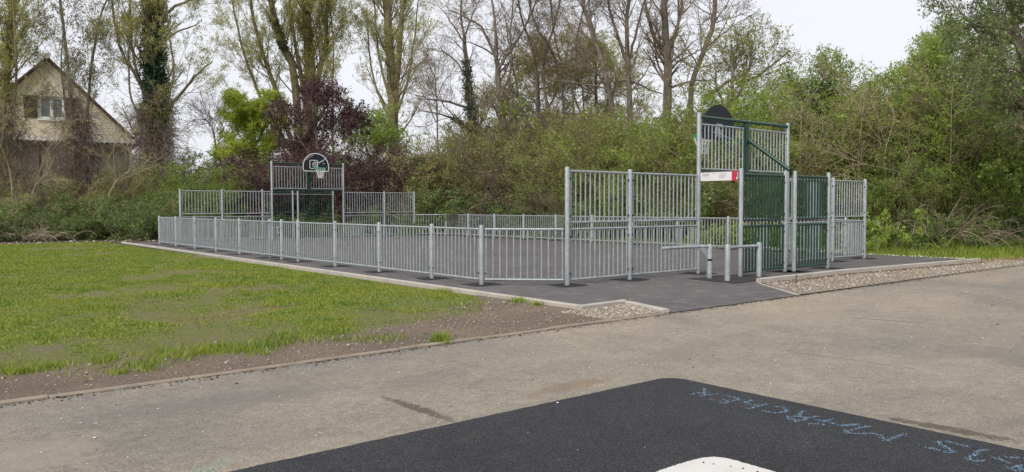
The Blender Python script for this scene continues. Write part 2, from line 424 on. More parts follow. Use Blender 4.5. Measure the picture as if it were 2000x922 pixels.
# chalk: flecks of dust along the hand-written strokes on the pad
def cam_ground(px, py, z):
    p = rad(2.2); r = rad(.12)
    f = np.array([0, math.cos(p), -math.sin(p)]); u = np.array([0, math.sin(p), math.cos(p)]); rr = np.array([1., 0, 0])
    r2 = math.cos(r) * rr - math.sin(r) * u; u2 = math.sin(r) * rr + math.cos(r) * u
    d = f + r2 * (px - 1000) / FPX - u2 * (py - 461) / FPX
    t = (z - EYE) / d[2]; return UV(d[0] * t, d[1] * t)
S1 = [[(60, 185), (110, 165), (200, 160), (220, 190), (160, 200)], [(200, 188), (300, 180), (370, 170)], [(205, 105), (212, 135), (215, 165)],
      [(270, 240), (330, 245)], [(370, 270), (430, 280), (500, 262), (430, 240)], [(460, 190), (540, 210), (620, 235)], [(500, 262), (620, 237)],
      [(650, 280), (760, 250)], [(690, 285), (830, 310)], [(710, 345), (800, 325), (920, 290)],
      [(870, 365), (950, 385), (1040, 395), (1130, 382), (1155, 360), (1110, 330), (1010, 318)],
      [(1140, 435), (1290, 430), (1350, 440), (1380, 470)], [(1190, 460), (1250, 490), (1310, 480), (1380, 470)], [(1340, 370), (1310, 400), (1290, 430)], [(1150, 450), (1250, 470)],
      [(1380, 445), (1460, 440), (1540, 430)], [(1470, 470), (1570, 490), (1700, 460)], [(1400, 520), (1480, 515), (1600, 535)],
      [(1620, 500), (1790, 540), (1990, 520)]]
S2 = [[(0, 180), (100, 175), (200, 165)], [(320, 180), (180, 210), (50, 250), (200, 265), (350, 260), (430, 275), (470, 320), (520, 340), (580, 310), (710, 265)],
      [(900, 405), (1050, 435), (1180, 470), (1250, 465), (1150, 410), (1060, 355), (1200, 355), (1390, 405)],
      [(1620, 440), (1530, 445), (1460, 490), (1390, 545), (1480, 565), (1580, 555)], [(1640, 520), (1760, 550), (1850, 585)],
      [(1820, 530), (1960, 520)], [(1910, 670), (1850, 640), (1920, 620), (1990, 610)]]
strokes = [[(1340 + x / 5.874, 740 + y / 5.874) for x, y in s] for s in S1] + [[(1640 + x / 5.556, 800 + y / 5.556) for x, y in s] for s in S2]
strokes.append([(1650 + 340, 845 + 65), (1995, 918), (2010, 926)])
def chalk(name, strokes, z, mat, label, per_m, spread, seed, size=.0045):
    rg = np.random.default_rng(seed); P = []
    for s in strokes:
        q = np.array([cam_ground(x, y, z) for x, y in s])
        for a, b_ in zip(q[:-1], q[1:]):
            n = max(2, int(np.linalg.norm(b_ - a) * per_m)); t = rg.random(n)[:, None]
            P.append(a + (b_ - a) * t + rg.normal(0, spread, (n, 2)))
            n = max(2, n // 5); t = rg.random(n)[:, None]; P.append(a + (b_ - a) * t + rg.normal(0, spread * 3.0, (n, 2)))
    P = np.concatenate(P); n = len(P)
    a = rg.uniform(0, 6.28, n); s_ = rg.uniform(.5, 1.4, n) * size
    off = np.stack([np.stack([np.cos(a + k * math.pi / 2) * s_, np.sin(a + k * math.pi / 2) * s_ * .8], -1) for k in range(4)], 1)
    V = np.zeros((n, 4, 3)); V[:, :, :2] = P[:, None] + off; V[:, :, 2] = z + rg.uniform(.001, .0035, n)[:, None]
    o = ob(name, mesh_q(name, V.reshape(-1, 3), np.arange(4 * n).reshape(-1, 4), [mat]), None, (ORG[0], ORG[1], 0), CT)
    return tag(o, label, 'chalk writing')
M['chalk'] = plain('pale_blue_chalk', (.21, .33, .46), .95, var=.3, scale=40)
M['chalkg'] = plain('mint_green_chalk', (.28, .50, .36), .95, var=.25, scale=30)
chalk('chalk_writing', strokes, .025, M['chalk'], 'pale blue chalk letters PAS MARCHER scrawled on the black rubber pad', 360, .0075, 6, .0042)
gs = [[(340 + x / 11.1, 880 + y / 11.1) for x, y in s] for s in
      [[(380, 440), (600, 450), (760, 420), (960, 350), (1110, 300)], [(500, 470), (700, 470), (860, 440)], [(1000, 240), (1080, 190), (1150, 150)], [(950, 270), (1100, 210)]]]
chalk('chalk_mark', gs, .010, M['chalkg'], 'mint green chalk smear on the worn path left of the rubber pad', 420, .022, 7, .004)

# ------------------------------------------------------------------ ball court: posts, panels, clamps
PR = .0425
_mc = {}
def cached(key, fn):
    if key not in _mc: _mc[key] = fn()
    return _mc[key]
def post_mesh(h, mat='galv', r=PR):
    def f():
        b = MB(); n = 14
        b.tube([(0, 0, -.15), (0, 0, h - .02), (0, 0, h - .006), (0, 0, h)], [r, r, r * .9, r * .55], n)
        return b.mesh('post', M[mat], True)
    return cached(('post', h, mat, r), f)
def bar_mesh(h, mat, r):
    return cached(('bar', round(h, 3), mat, r), lambda: MB().tube([(0, 0, 0), (0, 0, h)], r, 8, cap=False).mesh('bar', M[mat], True))
def rail_mesh(l, mat, r):
    return cached(('rail', round(l, 3), mat, r), lambda: MB().tube([(0, 0, 0), (l, 0, 0)], r, 10).mesh('rail', M[mat], True))
def clamp_mesh():
    def f():
        b = MB(); b.box((PR - .012, -.004, -.028), (PR + .052, .004, .028), 0)
        for s in (-1, 1):
            b.tube([(PR + .022, s * .003, 0), (PR + .022, s * .022, 0), (PR + .022, s * .028, 0)], [.017, .017, .009], 8, 1)
        return b.mesh('clamp', [M['galv'], M['bolt']])
    return cached('clamp', f)
def thing(name, loc, rz, label, cat, group=None):
    e = bpy.data.objects.new(name, None); C.objects.link(e); e.location = loc; e.rotation_euler = (0, 0, rz)
    e.empty_display_size = .2
    return tag(e, label, cat, group)
def post(root, p, h, mat='galv'):
    return ob('post', post_mesh(h, mat), root, (p[0], p[1], 0))
def panel(root, p, q, z0, z1, pp=None, pq=None, mat='galv', pitch=.117, br=.0138, rr=.02, gap=.062, clamps=(.11, -.13)):
    d = math.dist(p, q); a = math.atan2(q[1] - p[1], q[0] - p[0]); l = d - 2 * gap
    fr = ob('bottom_rail', rail_mesh(l, mat, rr), root, (p[0] + math.cos(a) * gap, p[1] + math.sin(a) * gap, z0), a)
    ob('top_rail', rail_mesh(l, mat, rr), root, (p[0] + math.cos(a) * gap, p[1] + math.sin(a) * gap, z1), a)
    n = max(2, round((l - .04) / pitch))
    bm = bar_mesh(z1 - z0, mat, br)
    for i in range(n + 1):
        ob('bar', bm, fr, (.02 + (l - .04) * i / n, 0, 0))
    for po, ang in ((pp, a), (pq, a + math.pi)):
        if po is not None:
            for z in (z0 + clamps[0], z1 + clamps[1]):
                ob('clamp', clamp_mesh(), po, (0, 0, z), ang)
    return fr
LOW = (.11, .99); UP = (1.11, 2.0); HL, HM, HT = 1.06, 2.07, 3.27
PATCHES = []
def foot(u, v, s=.30): PATCHES.append((u, v, s))

def wing(org, rz, us, tall_u, label, first_tall, uvf):
    r = thing('end_fence', org, rz, label, 'fence', 'end fences beside the goals')
    ps = {u: post(r, (u, 0), HM) for u in us}
    for u in us: foot(*uvf(u, 0))
    seq = sorted(us + [tall_u])
    for a, b_ in zip(seq[:-1], seq[1:]):
        panel(r, (a, 0), (b_, 0), *LOW, ps.get(a), ps.get(b_))
        panel(r, (a, 0), (b_, 0), *UP, ps.get(a), ps.get(b_))
    return r

def goal(org, rz, label, uvf):
    r = thing('goal_cage', org, rz, label, 'goal', 'goal cages at the court ends')
    T = {u: post(r, (u, 0), HT) for u in (3.65, 6.9)}
    B = {}
    for k, p in {'l': (3.65, -1.0), 'm': (5.36, -.90), 'n': (5.55, -1.0), 'r': (6.9, -1.0)}.items():
        B[k] = post(r, p, 2.11); foot(*uvf(*p), .3)
    for u in T: foot(*uvf(u, 0), .3)
    for pz in (LOW, UP):
        br_ = .0190 if pz is LOW else .0215
        panel(r, (3.65, -1.0), (5.36, -.90), *pz, B['l'], B['m'], 'green', .118, br_, .024)
        panel(r, (5.55, -1.0), (6.9, -1.0), *pz, B['n'], B['r'], 'green', .118, br_, .024)
    for a_, b_, y_ in ((3.71, 5.30, -.925), (5.61, 6.84, -.965)):
        ob('stiffener_rail', MB().tube([(a_, y_ if a_ > 5 else y_ - .02, 1.915), (b_, y_ if a_ > 5 else y_ + .055, 1.915)], .014, 8).mesh('stiffener_rail', M['galv'], True), r)
    for z_ in (.60, 1.9): ob('tie_plate', MB().box((5.37, -.97, z_), (5.54, -.93, z_ + .04)).mesh('tie_plate', M['galv']), r)
    panel(r, (3.65, 0), (5.235, 0), 2.14, 3.04, T[3.65], None, pitch=.118, gap=.055)
    panel(r, (5.305, 0), (6.9, 0), 2.14, 3.04, None, T[6.9], pitch=.118, gap=.055)
    ob('top_tube', MB().tube([(3.68, 0, 3.185), (6.87, 0, 3.185)], .035, 12).mesh('top_tube', M['green'], True), r)
    ob('crossbar', MB().tube([(3.68, 0, 2.075), (6.87, 0, 2.075)], .028, 12).mesh('crossbar', M['green'], True), r)
    return r

def disc_outline(w_, z0, z1, n=26):
    h = z1 - z0; pts = []; rc = .09
    for i in range(n + 1):
        a = math.pi * i / n
        pts.append((w_ / 2 * math.cos(a), z0 + .20 + (h - .20) * math.sin(a)))
    for a in np.linspace(math.pi, 1.5 * math.pi, 6): pts.append((-w_ / 2 + rc + rc * math.cos(a), z0 + rc + rc * math.sin(a)))
    for a in np.linspace(1.5 * math.pi, 2 * math.pi, 6): pts.append((w_ / 2 - rc + rc * math.cos(a), z0 + rc + rc * math.sin(a)))
    return pts
def stripe(pts, wd, y, closed=False, th=.004):
    """flat ribbon standing in the x-z plane at depth y"""
    b = MB(); n = len(pts); P = [Vector((p[0], 0, p[1])) for p in pts]; A = []; Bp = []
    for i in range(n):
        t = (P[(i + 1) % n] - P[i - 1]) if closed else (P[min(i + 1, n - 1)] - P[max(i - 1, 0)])
        t.normalize(); nn = Vector((-t.z, 0, t.x)) * wd / 2
        A.append(P[i] + nn); Bp.append(P[i] - nn)
    vs_ = [(p.x, y, p.z) for p in A] + [(p.x, y, p.z) for p in Bp] + [(p.x, y - th, p.z) for p in A] + [(p.x, y - th, p.z) for p in Bp]
    fs = []
    for i in range(n if closed else n - 1):
        j = (i + 1) % n
        fs += [(i, j, n + j, n + i), (2 * n + i, 3 * n + i, 3 * n + j, 2 * n + j), (i, 2 * n + i, 2 * n + j, j), (n + i, n + j, 3 * n + j, 3 * n + i)]
    return b.add(vs_, fs)
def hoop(org, rz, label):
    r = thing('basketball_hoop', org, rz, label, 'basketball hoop', 'basketball hoops above the goals')
    cu = 5.27
    ob('mast', MB().box((cu - .052, -.05, 2.03), (cu + .052, .05, 3.15)).mesh('mast', M['green']), r)
    ob('brace', MB().tube([(cu + .06, -.06, 2.78), (5.46, -.93, 2.13)], .042, 12).mesh('brace', M['green'], True), r)
    d = .70
    b = MB(); b.tube([(cu, .05, 3.10), (cu, d - .03, 3.10)], .03, 10); b.tube([(cu - .02, .05, 2.45), (cu - .05, d - .03, 2.92)], .026, 10)
    b.tube([(cu, .05, 2.72), (cu + .22, d - .03, 3.0)], .018, 8); b.tube([(cu, .05, 2.72), (cu - .22, d - .03, 3.0)], .018, 8)
    ob('support_arm', b.mesh('support_arm', M['green'], True), r)
    ob('mounting_plate', MB().box((cu - .10, d - .03, 2.90), (cu + .10, d - .012, 3.2)).mesh('mounting_plate', M['galv']), r)
    z0, z1 = 2.84, 3.62; ol = disc_outline(1.2, z0, z1)
    b = MB(); n = len(ol)
    vs_ = [(x, -.011, z) for x, z in ol] + [(x, .011, z) for x, z in ol]
    b.add(vs_, [tuple(range(n)), tuple(range(n, 2 * n))[::-1]] + [(i, n + i, n + (i + 1) % n, (i + 1) % n) for i in range(n)])
    bd = ob('backboard', b.mesh('backboard', M['black']), r, (cu, d, 0))
    inner = [(x * .955, z0 + .39 + (z - z0 - .39) * .945) for x, z in ol]
    yf = .0155
    ob('border', stripe(inner, .035, yf, True).mesh('border', M['white']), bd)
    # front face looks along +v: mirrored in x as seen from the court
    sq_ = [(-.04, 3.00), (-.04, 3.28), (.24, 3.28), (.24, 3.00)]
    rs = []
    cx_, cz_, hw_, rr_ = .10, 3.14, .17, .04
    for k, (sx, sz) in enumerate([(1, 1), (-1, 1), (-1, -1), (1, -1)]):
        for a in np.linspace(0, math.pi / 2, 4):
            q = a + k * math.pi / 2
            rs.append((cx_ + sx * (hw_ - rr_) + rr_ * math.cos(q), cz_ + sz * (hw_ - rr_) + rr_ * math.sin(q)))
    ob('target_square', stripe(rs, .025, yf, True).mesh('target_square', M['white']), bd)
    cir = [(.03 + .115 * math.cos(a), 3.13 + .115 * math.sin(a)) for a in np.linspace(0, 6.2832, 25)[:-1]]
    ball = stripe(cir, .02, yf + .001, True)
    for c_ in ([(-.08, 3.15), (.03, 3.12), (.14, 3.16)], [(.05, 3.245), (.02, 3.13), (.03, 3.015)],
               [(-.06, 3.20), (.0, 3.19), (.05, 3.20), (.1, 3.225)], [(-.05, 3.06), (.0, 3.075), (.06, 3.07), (.11, 3.05)]):
        q = stripe(c_, .014, yf + .001); ball.add(q.v, q.f)
    ob('ball_emblem', ball.mesh('ball_emblem', M['white']), bd)
    scr = [(-.10 - .012 * i, 3.20 + .028 * math.sin(i * 1.75) + .006 * i + (.06 if i in (0, 24) else 0)) for i in range(27)]
    sc = stripe(scr, .016, yf)
    q = stripe([(-.30, 3.17), (-.40, 3.19)], .016, yf); sc.add(q.v, q.f)
    ob('script_lettering', sc.mesh('script_lettering', M['white']), bd)
    arc = MB()
    for i in range(26):
        a0 = rad(32 + i * 1.75); a1 = a0 + rad(.8 + .5 * ((i * 7) % 3) / 2)
        if i in (5, 13, 19): continue
        q = stripe([(.505 * math.cos(a), z0 + .24 + .44 * math.sin(a)) for a in (a0, a1)], .022, yf); arc.add(q.v, q.f)
    ob('arc_lettering', arc.mesh('arc_lettering', M['white']), bd)
    ring_c = Vector((cu, d + .43, 2.98)); R_ = .225
    b = MB(); b.tube([ring_c + Vector((math.cos(a) * R_, math.sin(a) * R_, 0)) for a in np.linspace(0, 6.2832, 29)], .012, 8, cap=False)
    b.box((cu - .09, d + .011, 2.955), (cu + .09, d + .19, 2.972)); b.box((cu - .09, d + .012, 2.90), (cu + .09, d + .022, 3.03))
    rg = ob('ring', b.mesh('ring', M['ring'], True), r)
    b = MB(); n = 12; H = [(0, .222), (-.1, .185), (-.2, .14), (-.31, .108), (-.42, .10)]
    for i in range(n):
        for s in (0, 1):
            pts = []
            for k, (dz, rd) in enumerate(H):
                a = 2 * math.pi * (i + (s if k % 2 else 1 - s) * .5) / n
                pts.append(ring_c + Vector((math.cos(a) * rd, math.sin(a) * rd, dz)))
            b.tube(pts, .0055, 4, cap=False)
    ob('net', b.mesh('net', M['net']), rg)
    # green edging of the net right under the ring
    b = MB()
    for i in range(24):
        a = 2 * math.pi * i / 24
        b.tube([ring_c + Vector((math.cos(a) * .223, math.sin(a) * .223, .0)), ring_c + Vector((math.cos(a + .13) * .20, math.sin(a + .13) * .20, -.075))], .006, 4, cap=False)
    ob('ring_hooks', b.mesh('ring_hooks', M['ring']), rg)
    return r

near = lambda u, v: (u, v)
FU, FV = 10.55, 21.52
far = lambda u, v: (FU - u, FV - v)
ORGF = W(FU, FV)
wing(ORG, CT, [0, 1.6], 3.65, 'two-tier galvanised bar fence left of the nearer goal, behind the barriers', True, near)
wing(ORG, CT, [8.95, 10.55], 6.9, 'two-tier galvanised bar fence on the far right of the nearer goal', True, near)
wing(ORGF, CT + math.pi, [8.95, 10.55], 6.9, 'distant two-tier bar fence left of the far goal', True, far)
wing(ORGF, CT + math.pi, [0, 1.6], 3.65, 'distant two-tier bar fence right of the far goal', True, far)
goal(ORG, CT, 'tall galvanised goal cage with dark green rear panels and red-ended sign', near)
goal(ORGF, CT + math.pi, 'distant goal cage at the far end of the court below the facing hoop', far)
hoop(ORG, CT, 'half-round black basketball board seen from behind above the nearer goal')
hoop(ORGF, CT + math.pi, 'half-round black basketball board facing us with white border and green ring')

# long sides
r = thing('side_fence', ORG, CT, 'low galvanised bar fence along the lawn side of the court', 'fence', 'low fences along the court sides')
vs1 = [1.06, 2.62, 4.6, 6.6, 8.59, 9.59, 10.55, 12.55, 14.5, 16.5, 18.5, 20.46]
ps = []
for v in vs1:
    du = .085 if v == 10.55 else 0
    ps.append(post(r, (-1.06 + du, v), HL)); foot(-1.06, v, .29)
for i in range(len(vs1) - 1):
    if vs1[i] == 10.55: continue
    a, b_ = vs1[i], vs1[i + 1]; pb = ps[i + 1]
    if a == 9.59: b_ = 12.55; pb = ps[i + 2]
    f_ = panel(r, (-1.06, a), (-1.06, b_), *LOW, ps[i], pb)
    if a == 9.59:
        ob('latch', MB().box((.0, .02, .72), (.11, .05, .76)).box((.0, .02, .58), (.11, .05, .61)).box((.06, .022, .60), (.10, .048, .73)).mesh('latch', M['galv']), f_, (0, 0, 0))
panel(r, (-1.06, 1.06), (0, 0), *LOW, ps[0], None)
panel(r, (-1.06, 20.46), (0, 21.52), *LOW, ps[-1], None)
r = thing('side_fence', ORG, CT, 'low galvanised bar fence on the far side of the court before the thicket', 'fence', 'low fences along the court sides')
vs2 = [1.06, 2.96, 4.9, 6.9, 8.9, 10.9, 12.9, 14.85, 16.8, 18.7, 20.46]
ps = [post(r, (11.61, v), HL) for v in vs2]
for v in vs2: foot(11.61, v, .29)
for i in range(len(vs2) - 1): panel(r, (11.61, vs2[i]), (11.61, vs2[i + 1]), *LOW, ps[i], ps[i + 1])
panel(r, (11.61, 1.06), (10.55, 0), *LOW, ps[0], None)
panel(r, (11.61, 20.46), (10.55, 21.52), *LOW, ps[-1], None)

# dark asphalt patches round the post feet
rg = random.Random(3)
pm = kerb_root('footing_patches')
for (u, v, s) in PATCHES:
    b = MB(); n = 16; a0 = rg.uniform(-.1, .1); pts = []
    for i in range(n):
        a = 2 * math.pi * i / n; q = s / max(abs(math.cos(a)), abs(math.sin(a))) * rg.uniform(.86, 1.08)
        q = min(q, s * 1.32)
        pts.append((q * math.cos(a + a0), q * math.sin(a + a0), 0))
    b.add(pts, [tuple(range(n))])
    ob('footing_patch', b.mesh('footing_patch', M['patch']), pm, (u, v, .022))
b = MB(); pts = ragged((2.5, -.62), (2.42, -1.72), .2, .03, 5) + ragged((2.42, -1.72), (4.12, -1.72), .2, .03, 6) + ragged((4.12, -1.72), (4.12, -.62), .2, .03, 7) + ragged((4.12, -.62), (2.5, -.62), .2, .03, 8)
b.add([(x, y, 0) for x, y in pts], [tuple(range(len(pts)))])
ob('mulch_patch', b.mesh('mulch_patch', M['mulch']), pm, (0, 0, .027))

# chicane barriers at the side opening of the goal
def rail_pts(p, q, z, bow, n=9):
    d = Vector((q[0] - p[0], q[1] - p[1], 0)); nn = Vector((-d.y, d.x, 0)).normalized()
    return [Vector((p[0], p[1], z)) + d * (i / n) + nn * bow * math.sin(math.pi * i / n) for i in range(n + 1)]
r = thing('chicane_barrier', ORG, CT, 'low galvanised barrier on one banded post, its rail reaching left', 'barrier', 'barriers at the court entrance')
po = ob('post', post_mesh(.67, 'galv', .050), r, (2.92, -.82, 0))
ob('band', MB().tube([(0, 0, .35), (0, 0, .39)], .0525, 14).mesh('band', M['band'], True), po)
ob('rail', MB().tube([(2.90, -.82, .625)] + rail_pts((2.88, -.81), (1.85, -.66), .625, -.05, 8)[1:] + [(1.78, -.64, .623), (1.765, -.637, .62)], [.030] * 9 + [.028, .013], 10).mesh('rail', M['galv'], True), r)
g = MB(); pts = [(0, 0)] + [(.30 - .30 * math.sin(a), -.30 + .30 * math.cos(a)) for a in np.linspace(0, math.pi / 2, 8)]
n = len(pts); pts = [(0, 0), (-.30, 0)] + [(-.30 + .27 * math.sin(a) , -.30 + .27 * math.cos(a)) for a in np.linspace(0, math.pi / 2, 8)] + [(0, -.30)]
n = len(pts); g.add([(x, -.006, z) for x, z in pts] + [(x, .006, z) for x, z in pts], [tuple(range(n)), tuple(range(n, 2 * n))[::-1]] + [(i, n + i, n + (i + 1) % n, (i + 1) % n) for i in range(n)])
ob('gusset', g.mesh('gusset', M['galv']), r, (2.88, -.81, .60), -.1)
r = thing('chicane_barrier', ORG, CT, 'low galvanised barrier with bowed rail between two posts, before the green panel', 'barrier', 'barriers at the court entrance')
for p in ((2.72, -1.36), (3.88, -1.26)): ob('post', post_mesh(.69, 'galv', .050), r, (p[0], p[1], 0))
ob('rail', MB().tube(rail_pts((2.72, -1.36), (3.88, -1.26), .62, .10, 12), .030, 10).mesh('rail', M['galv'], True), r)

# sign over the side opening
e = thing('sign_board', ORG, CT, 'narrow white sign with a red end over the goal side opening', 'sign')
ob('panel', MB().box((3.635, -.80, 1.885), (3.665, -.06, 2.055)).mesh('panel', M['signw']), e)
ob('red_end', MB().box((3.630, -.945, 1.875), (3.670, -.80, 2.068)).mesh('red_end', M['signr']), e)
b = MB(); rg = random.Random(4)
for k, (z, y0, y1, h) in enumerate([(2.022, -.10, -.28, .012), (2.000, -.12, -.26, .012), (1.975, -.13, -.20, .008), (1.955, -.22, -.26, .008)]):
    y = y0
    while y > y1:
        l = rg.uniform(.012, .04); b.box((3.632, max(y - l, y1), z - h / 2), (3.634, y, z + h / 2)); y -= l + .008
for z, y0, y1 in ((2.028, -.34, -.42), (2.022, -.50, -.68), (1.99, -.50, -.68), (1.97, -.50, -.66), (1.945, -.50, -.64)):
    b.box((3.6325, y1, z - .003), (3.634, y0, z + .003))
ob('lettering', b.mesh('lettering', M['ink']), e)
b = MB()
b.prism([(-.90, 1.93), (-.945, 1.97), (-.945, 1.915), (-.915, 1.90)], 0, .003)
mk = ob('white_mark', b.mesh('white_mark', M['white']), e); mk.matrix_local = Matrix(((0, 0, -1, 3.6295), (1, 0, 0, 0), (0, 1, 0, 0), (0, 0, 0, 1)))
b = MB().box((3.60, -.965, 1.90), (3.70, -.945, 2.04)).box((3.61, -.06, 1.90), (3.69, -.042, 2.04))
ob('bracket', b.mesh('bracket', M['galv']), e)

# ------------------------------------------------------------------ plant generator (vectorised)
def nrm(a): return a / np.maximum(np.linalg.norm(a, axis=-1, keepdims=True), 1e-9)
def grow(rg, base, d, length, r0, r1, n, wig=.15, up=0.0, droop=0.0):
    K = len(base); pts = np.zeros((K, n, 3)); pts[:, 0] = base; d = nrm(np.asarray(d, float)); p = np.array(base, float)
    step = (np.asarray(length, float) / (n - 1))[:, None]
    for i in range(1, n):
        d = d + rg.normal(0, wig, (K, 3)); d[:, 2] += up - droop * i / n; d = nrm(d)
        p = p + d * step; pts[:, i] = p
    t = np.linspace(0, 1, n)[None]
    r = np.asarray(r0, float).reshape(-1, 1) * (1 - t) + np.asarray(r1, float).reshape(-1, 1) * t
    return pts, np.broadcast_to(r, (K, n)).copy()
def sample(rg, pts, rad_, idx, t):
    n = pts.shape[1]; x = t * (n - 1); i = np.clip(x.astype(int), 0, n - 2); f = (x - i)[:, None]
    a, b_ = pts[idx, i], pts[idx, i + 1]
    return a + (b_ - a) * f, nrm(b_ - a), rad_[idx, i] * (1 - f[:, 0]) + rad_[idx, i + 1] * f[:, 0]
def kids(rg, pts, rad_, per, t0, t1, ang, asd, len0, len1, n, rf=.6, rend=.3, wig=.15, up=0.0, droop=0.0, rmin=.004, lenpow=0.6):
    """children along each parent; len0 near the parent's foot, len1 near its tip"""
    K = len(pts); per = np.broadcast_to(np.asarray(per), (K,)); idx = np.repeat(np.arange(K), per)
    t = rg.uniform(t0, t1, len(idx)); p, tan, r = sample(rg, pts, rad_, idx, t)
    q = rg.normal(0, 1, (len(idx), 3)); q = nrm(q - tan * np.sum(q * tan, 1, keepdims=True))
    a = np.radians(np.clip(rg.normal(ang, asd, len(idx)), 5, 120))[:, None]
    d = np.cos(a) * tan + np.sin(a) * q
    s = (t - t0) / max(t1 - t0, 1e-6)
    ln = (len0 * (1 - s) + len1 * s) * rg.uniform(.6, 1.15, len(idx))
    rr = np.maximum(r * rf, rmin)
    return grow(rg, p, d, ln, rr, np.maximum(rr * rend, rmin * .6), n, wig, up, droop)
class Plant:
    def __init__(s): s.V = []; s.Q = []; s.M = []; s.o = 0; s.LV = []
    def tubes(s, pts, rad_, sides, mi=0):
        if len(pts) == 0: return s
        K, n, _ = pts.shape
        t = np.empty_like(pts); t[:, 1:-1] = pts[:, 2:] - pts[:, :-2]; t[:, 0] = pts[:, 1] - pts[:, 0]; t[:, -1] = pts[:, -1] - pts[:, -2]
        t = nrm(t); ref = np.where(np.abs(t[:, :1, 2:3]) > .8, np.array([1., 0, 0]), np.array([0, 0, 1.]))
        a = nrm(np.cross(t, np.broadcast_to(ref, t.shape))); b_ = np.cross(t, a)
        q = np.arange(sides) * 2 * math.pi / sides
        ring = pts[:, :, None] + (a[:, :, None] * np.cos(q)[None, None, :, None] + b_[:, :, None] * np.sin(q)[None, None, :, None]) * rad_[:, :, None, None]
        s.V.append(ring.reshape(-1, 3))
        k, i, j = np.meshgrid(np.arange(K), np.arange(n - 1), np.arange(sides), indexing='ij')
        b0 = (k * n + i) * sides; j2 = (j + 1) % sides
        Q = np.stack([b0 + j, b0 + j2, b0 + sides + j2, b0 + sides + j], -1).reshape(-1, 4) + s.o
        s.Q.append(Q); s.M.append(np.full(len(Q), mi)); s.o += K * n * sides
        return s
    def leaves(s, rg, c, size, asp=.62, mi=1, flat=0.0, sd=.3):
        n = len(c)
        if n == 0: return s
        a = rg.normal(0, 1, (n, 3)); a[:, 2] *= (1 - flat); a = nrm(a)
        q = rg.normal(0, 1, (n, 3)); q = nrm(q - a * np.sum(q * a, 1, keepdims=True))
        ln = size * np.clip(rg.normal(1, sd, n), .4, 1.8)[:, None] * .5
        a = a * ln; b_ = q * ln * asp
        s.LV.append(np.stack([c - a * 1.1, c + a * .75 + b_ * 1.2, c + a * .75 - b_ * 1.2], 1).reshape(-1, 3))
        return s
    def leaf_mesh(s, name, mat):
        V = np.concatenate(s.LV); return mesh_q(name, V, np.arange(len(V)).reshape(-1, 3), [mat])
    def mesh(s, name, mats):
        return mesh_q(name, np.concatenate(s.V), np.concatenate(s.Q), mats, np.concatenate(s.M))
def on(rg, pts, rad_, per, t0=.2, t1=1.0, jit=.03):
    K = len(pts); idx = np.repeat(np.arange(K), per); t = rg.uniform(t0, t1, len(idx))
    p, _, _ = sample(rg, pts, rad_, idx, t)
    return p + rg.normal(0, jit, p.shape)

# bark and leaf materials
M['bark_grey'] = mat_bark('grey_brown_bark', (0.0802, 0.0641, 0.0509), (0.2263, 0.1886, 0.1509))
M['bark_pop'] = mat_bark('poplar_bark', (.12, .10, .055), (.28, .24, .14))
M['twig'] = mat_bark('brown_twigs', (0.1215, 0.0923, 0.0656), (0.3038, 0.237, 0.1701), 3)
M['twig_pale'] = mat_bark('pale_dry_stems', (0.2151, 0.1707, 0.1139), (0.4807, 0.3921, 0.2783), 3)
M['twig_purple'] = mat_bark('purple_brown_vines', (0.1148, 0.0837, 0.0756), (0.297, 0.2295, 0.2025), 3)
M['lf_pop'] = mat_leaf('young_poplar_leaves', [(.31, .32, .075), (.48, .48, .14), (.64, .62, .27)], .64, 0.55)
M['lf_pale'] = mat_leaf('pale_budding_leaves', [(0.1872, 0.18, 0.0936), (0.3168, 0.3024, 0.1728), (0.432, 0.4104, 0.2592)], 0.58, 0.55)
M['lf_yel'] = mat_leaf('yellow_green_leaves', [(0.1437, 0.1796, 0.0172), (0.2731, 0.3019, 0.0316), (0.3737, 0.3881, 0.0646)], 0.4, 0.55)
M['lf_lime'] = mat_leaf('lime_leaves', [(.33, .43, .03), (.50, .60, .06), (.62, .68, .14)], .58, .55)  # [(0.1992, 0.3164, 0.0281), (0.3515, 0.5156, 0.0516), (0.5156, 0.7031, 0.1172)], 0.58, 0.55)
M['lf_ivy'] = mat_leaf('dark_ivy_leaves', [(0.015, 0.042, 0.018), (0.03, 0.075, 0.033), (0.0525, 0.1125, 0.054)], 0.15, .4)
M['lf_green'] = mat_leaf('hedge_leaves', [(.13, .215, .024), (.24, .36, .048), (.38, .50, .11)], 0.46, 0.55)
M['lf_mid'] = mat_leaf('olive_hedge_leaves', [(.18, .205, .040), (.31, .34, .075), (.45, .46, .14)], 0.46, 0.55)
M['lf_deep'] = mat_leaf('bramble_leaves', [(0.0605, 0.1045, 0.022), (0.1265, 0.2035, 0.044), (0.242, 0.341, 0.0935)], 0.3, 0.45)
M['lf_plum'] = mat_leaf('purple_plum_leaves', [(0.037, 0.0134, 0.0202), (0.084, 0.0286, 0.0403), (0.1596, 0.0571, 0.0739)], 0.35, 0.55)
M['lf_bud'] = mat_leaf('brown_buds', [(0.1701, 0.1285, 0.0756), (0.2835, 0.2268, 0.1229), (0.3591, 0.3119, 0.1607)], 0.35, 0.55)
M['lf_fresh'] = mat_leaf('fresh_green_leaves', [(.19, .30, .03), (.32, .45, .06), (.45, .57, .13)], 0.48, 0.55)

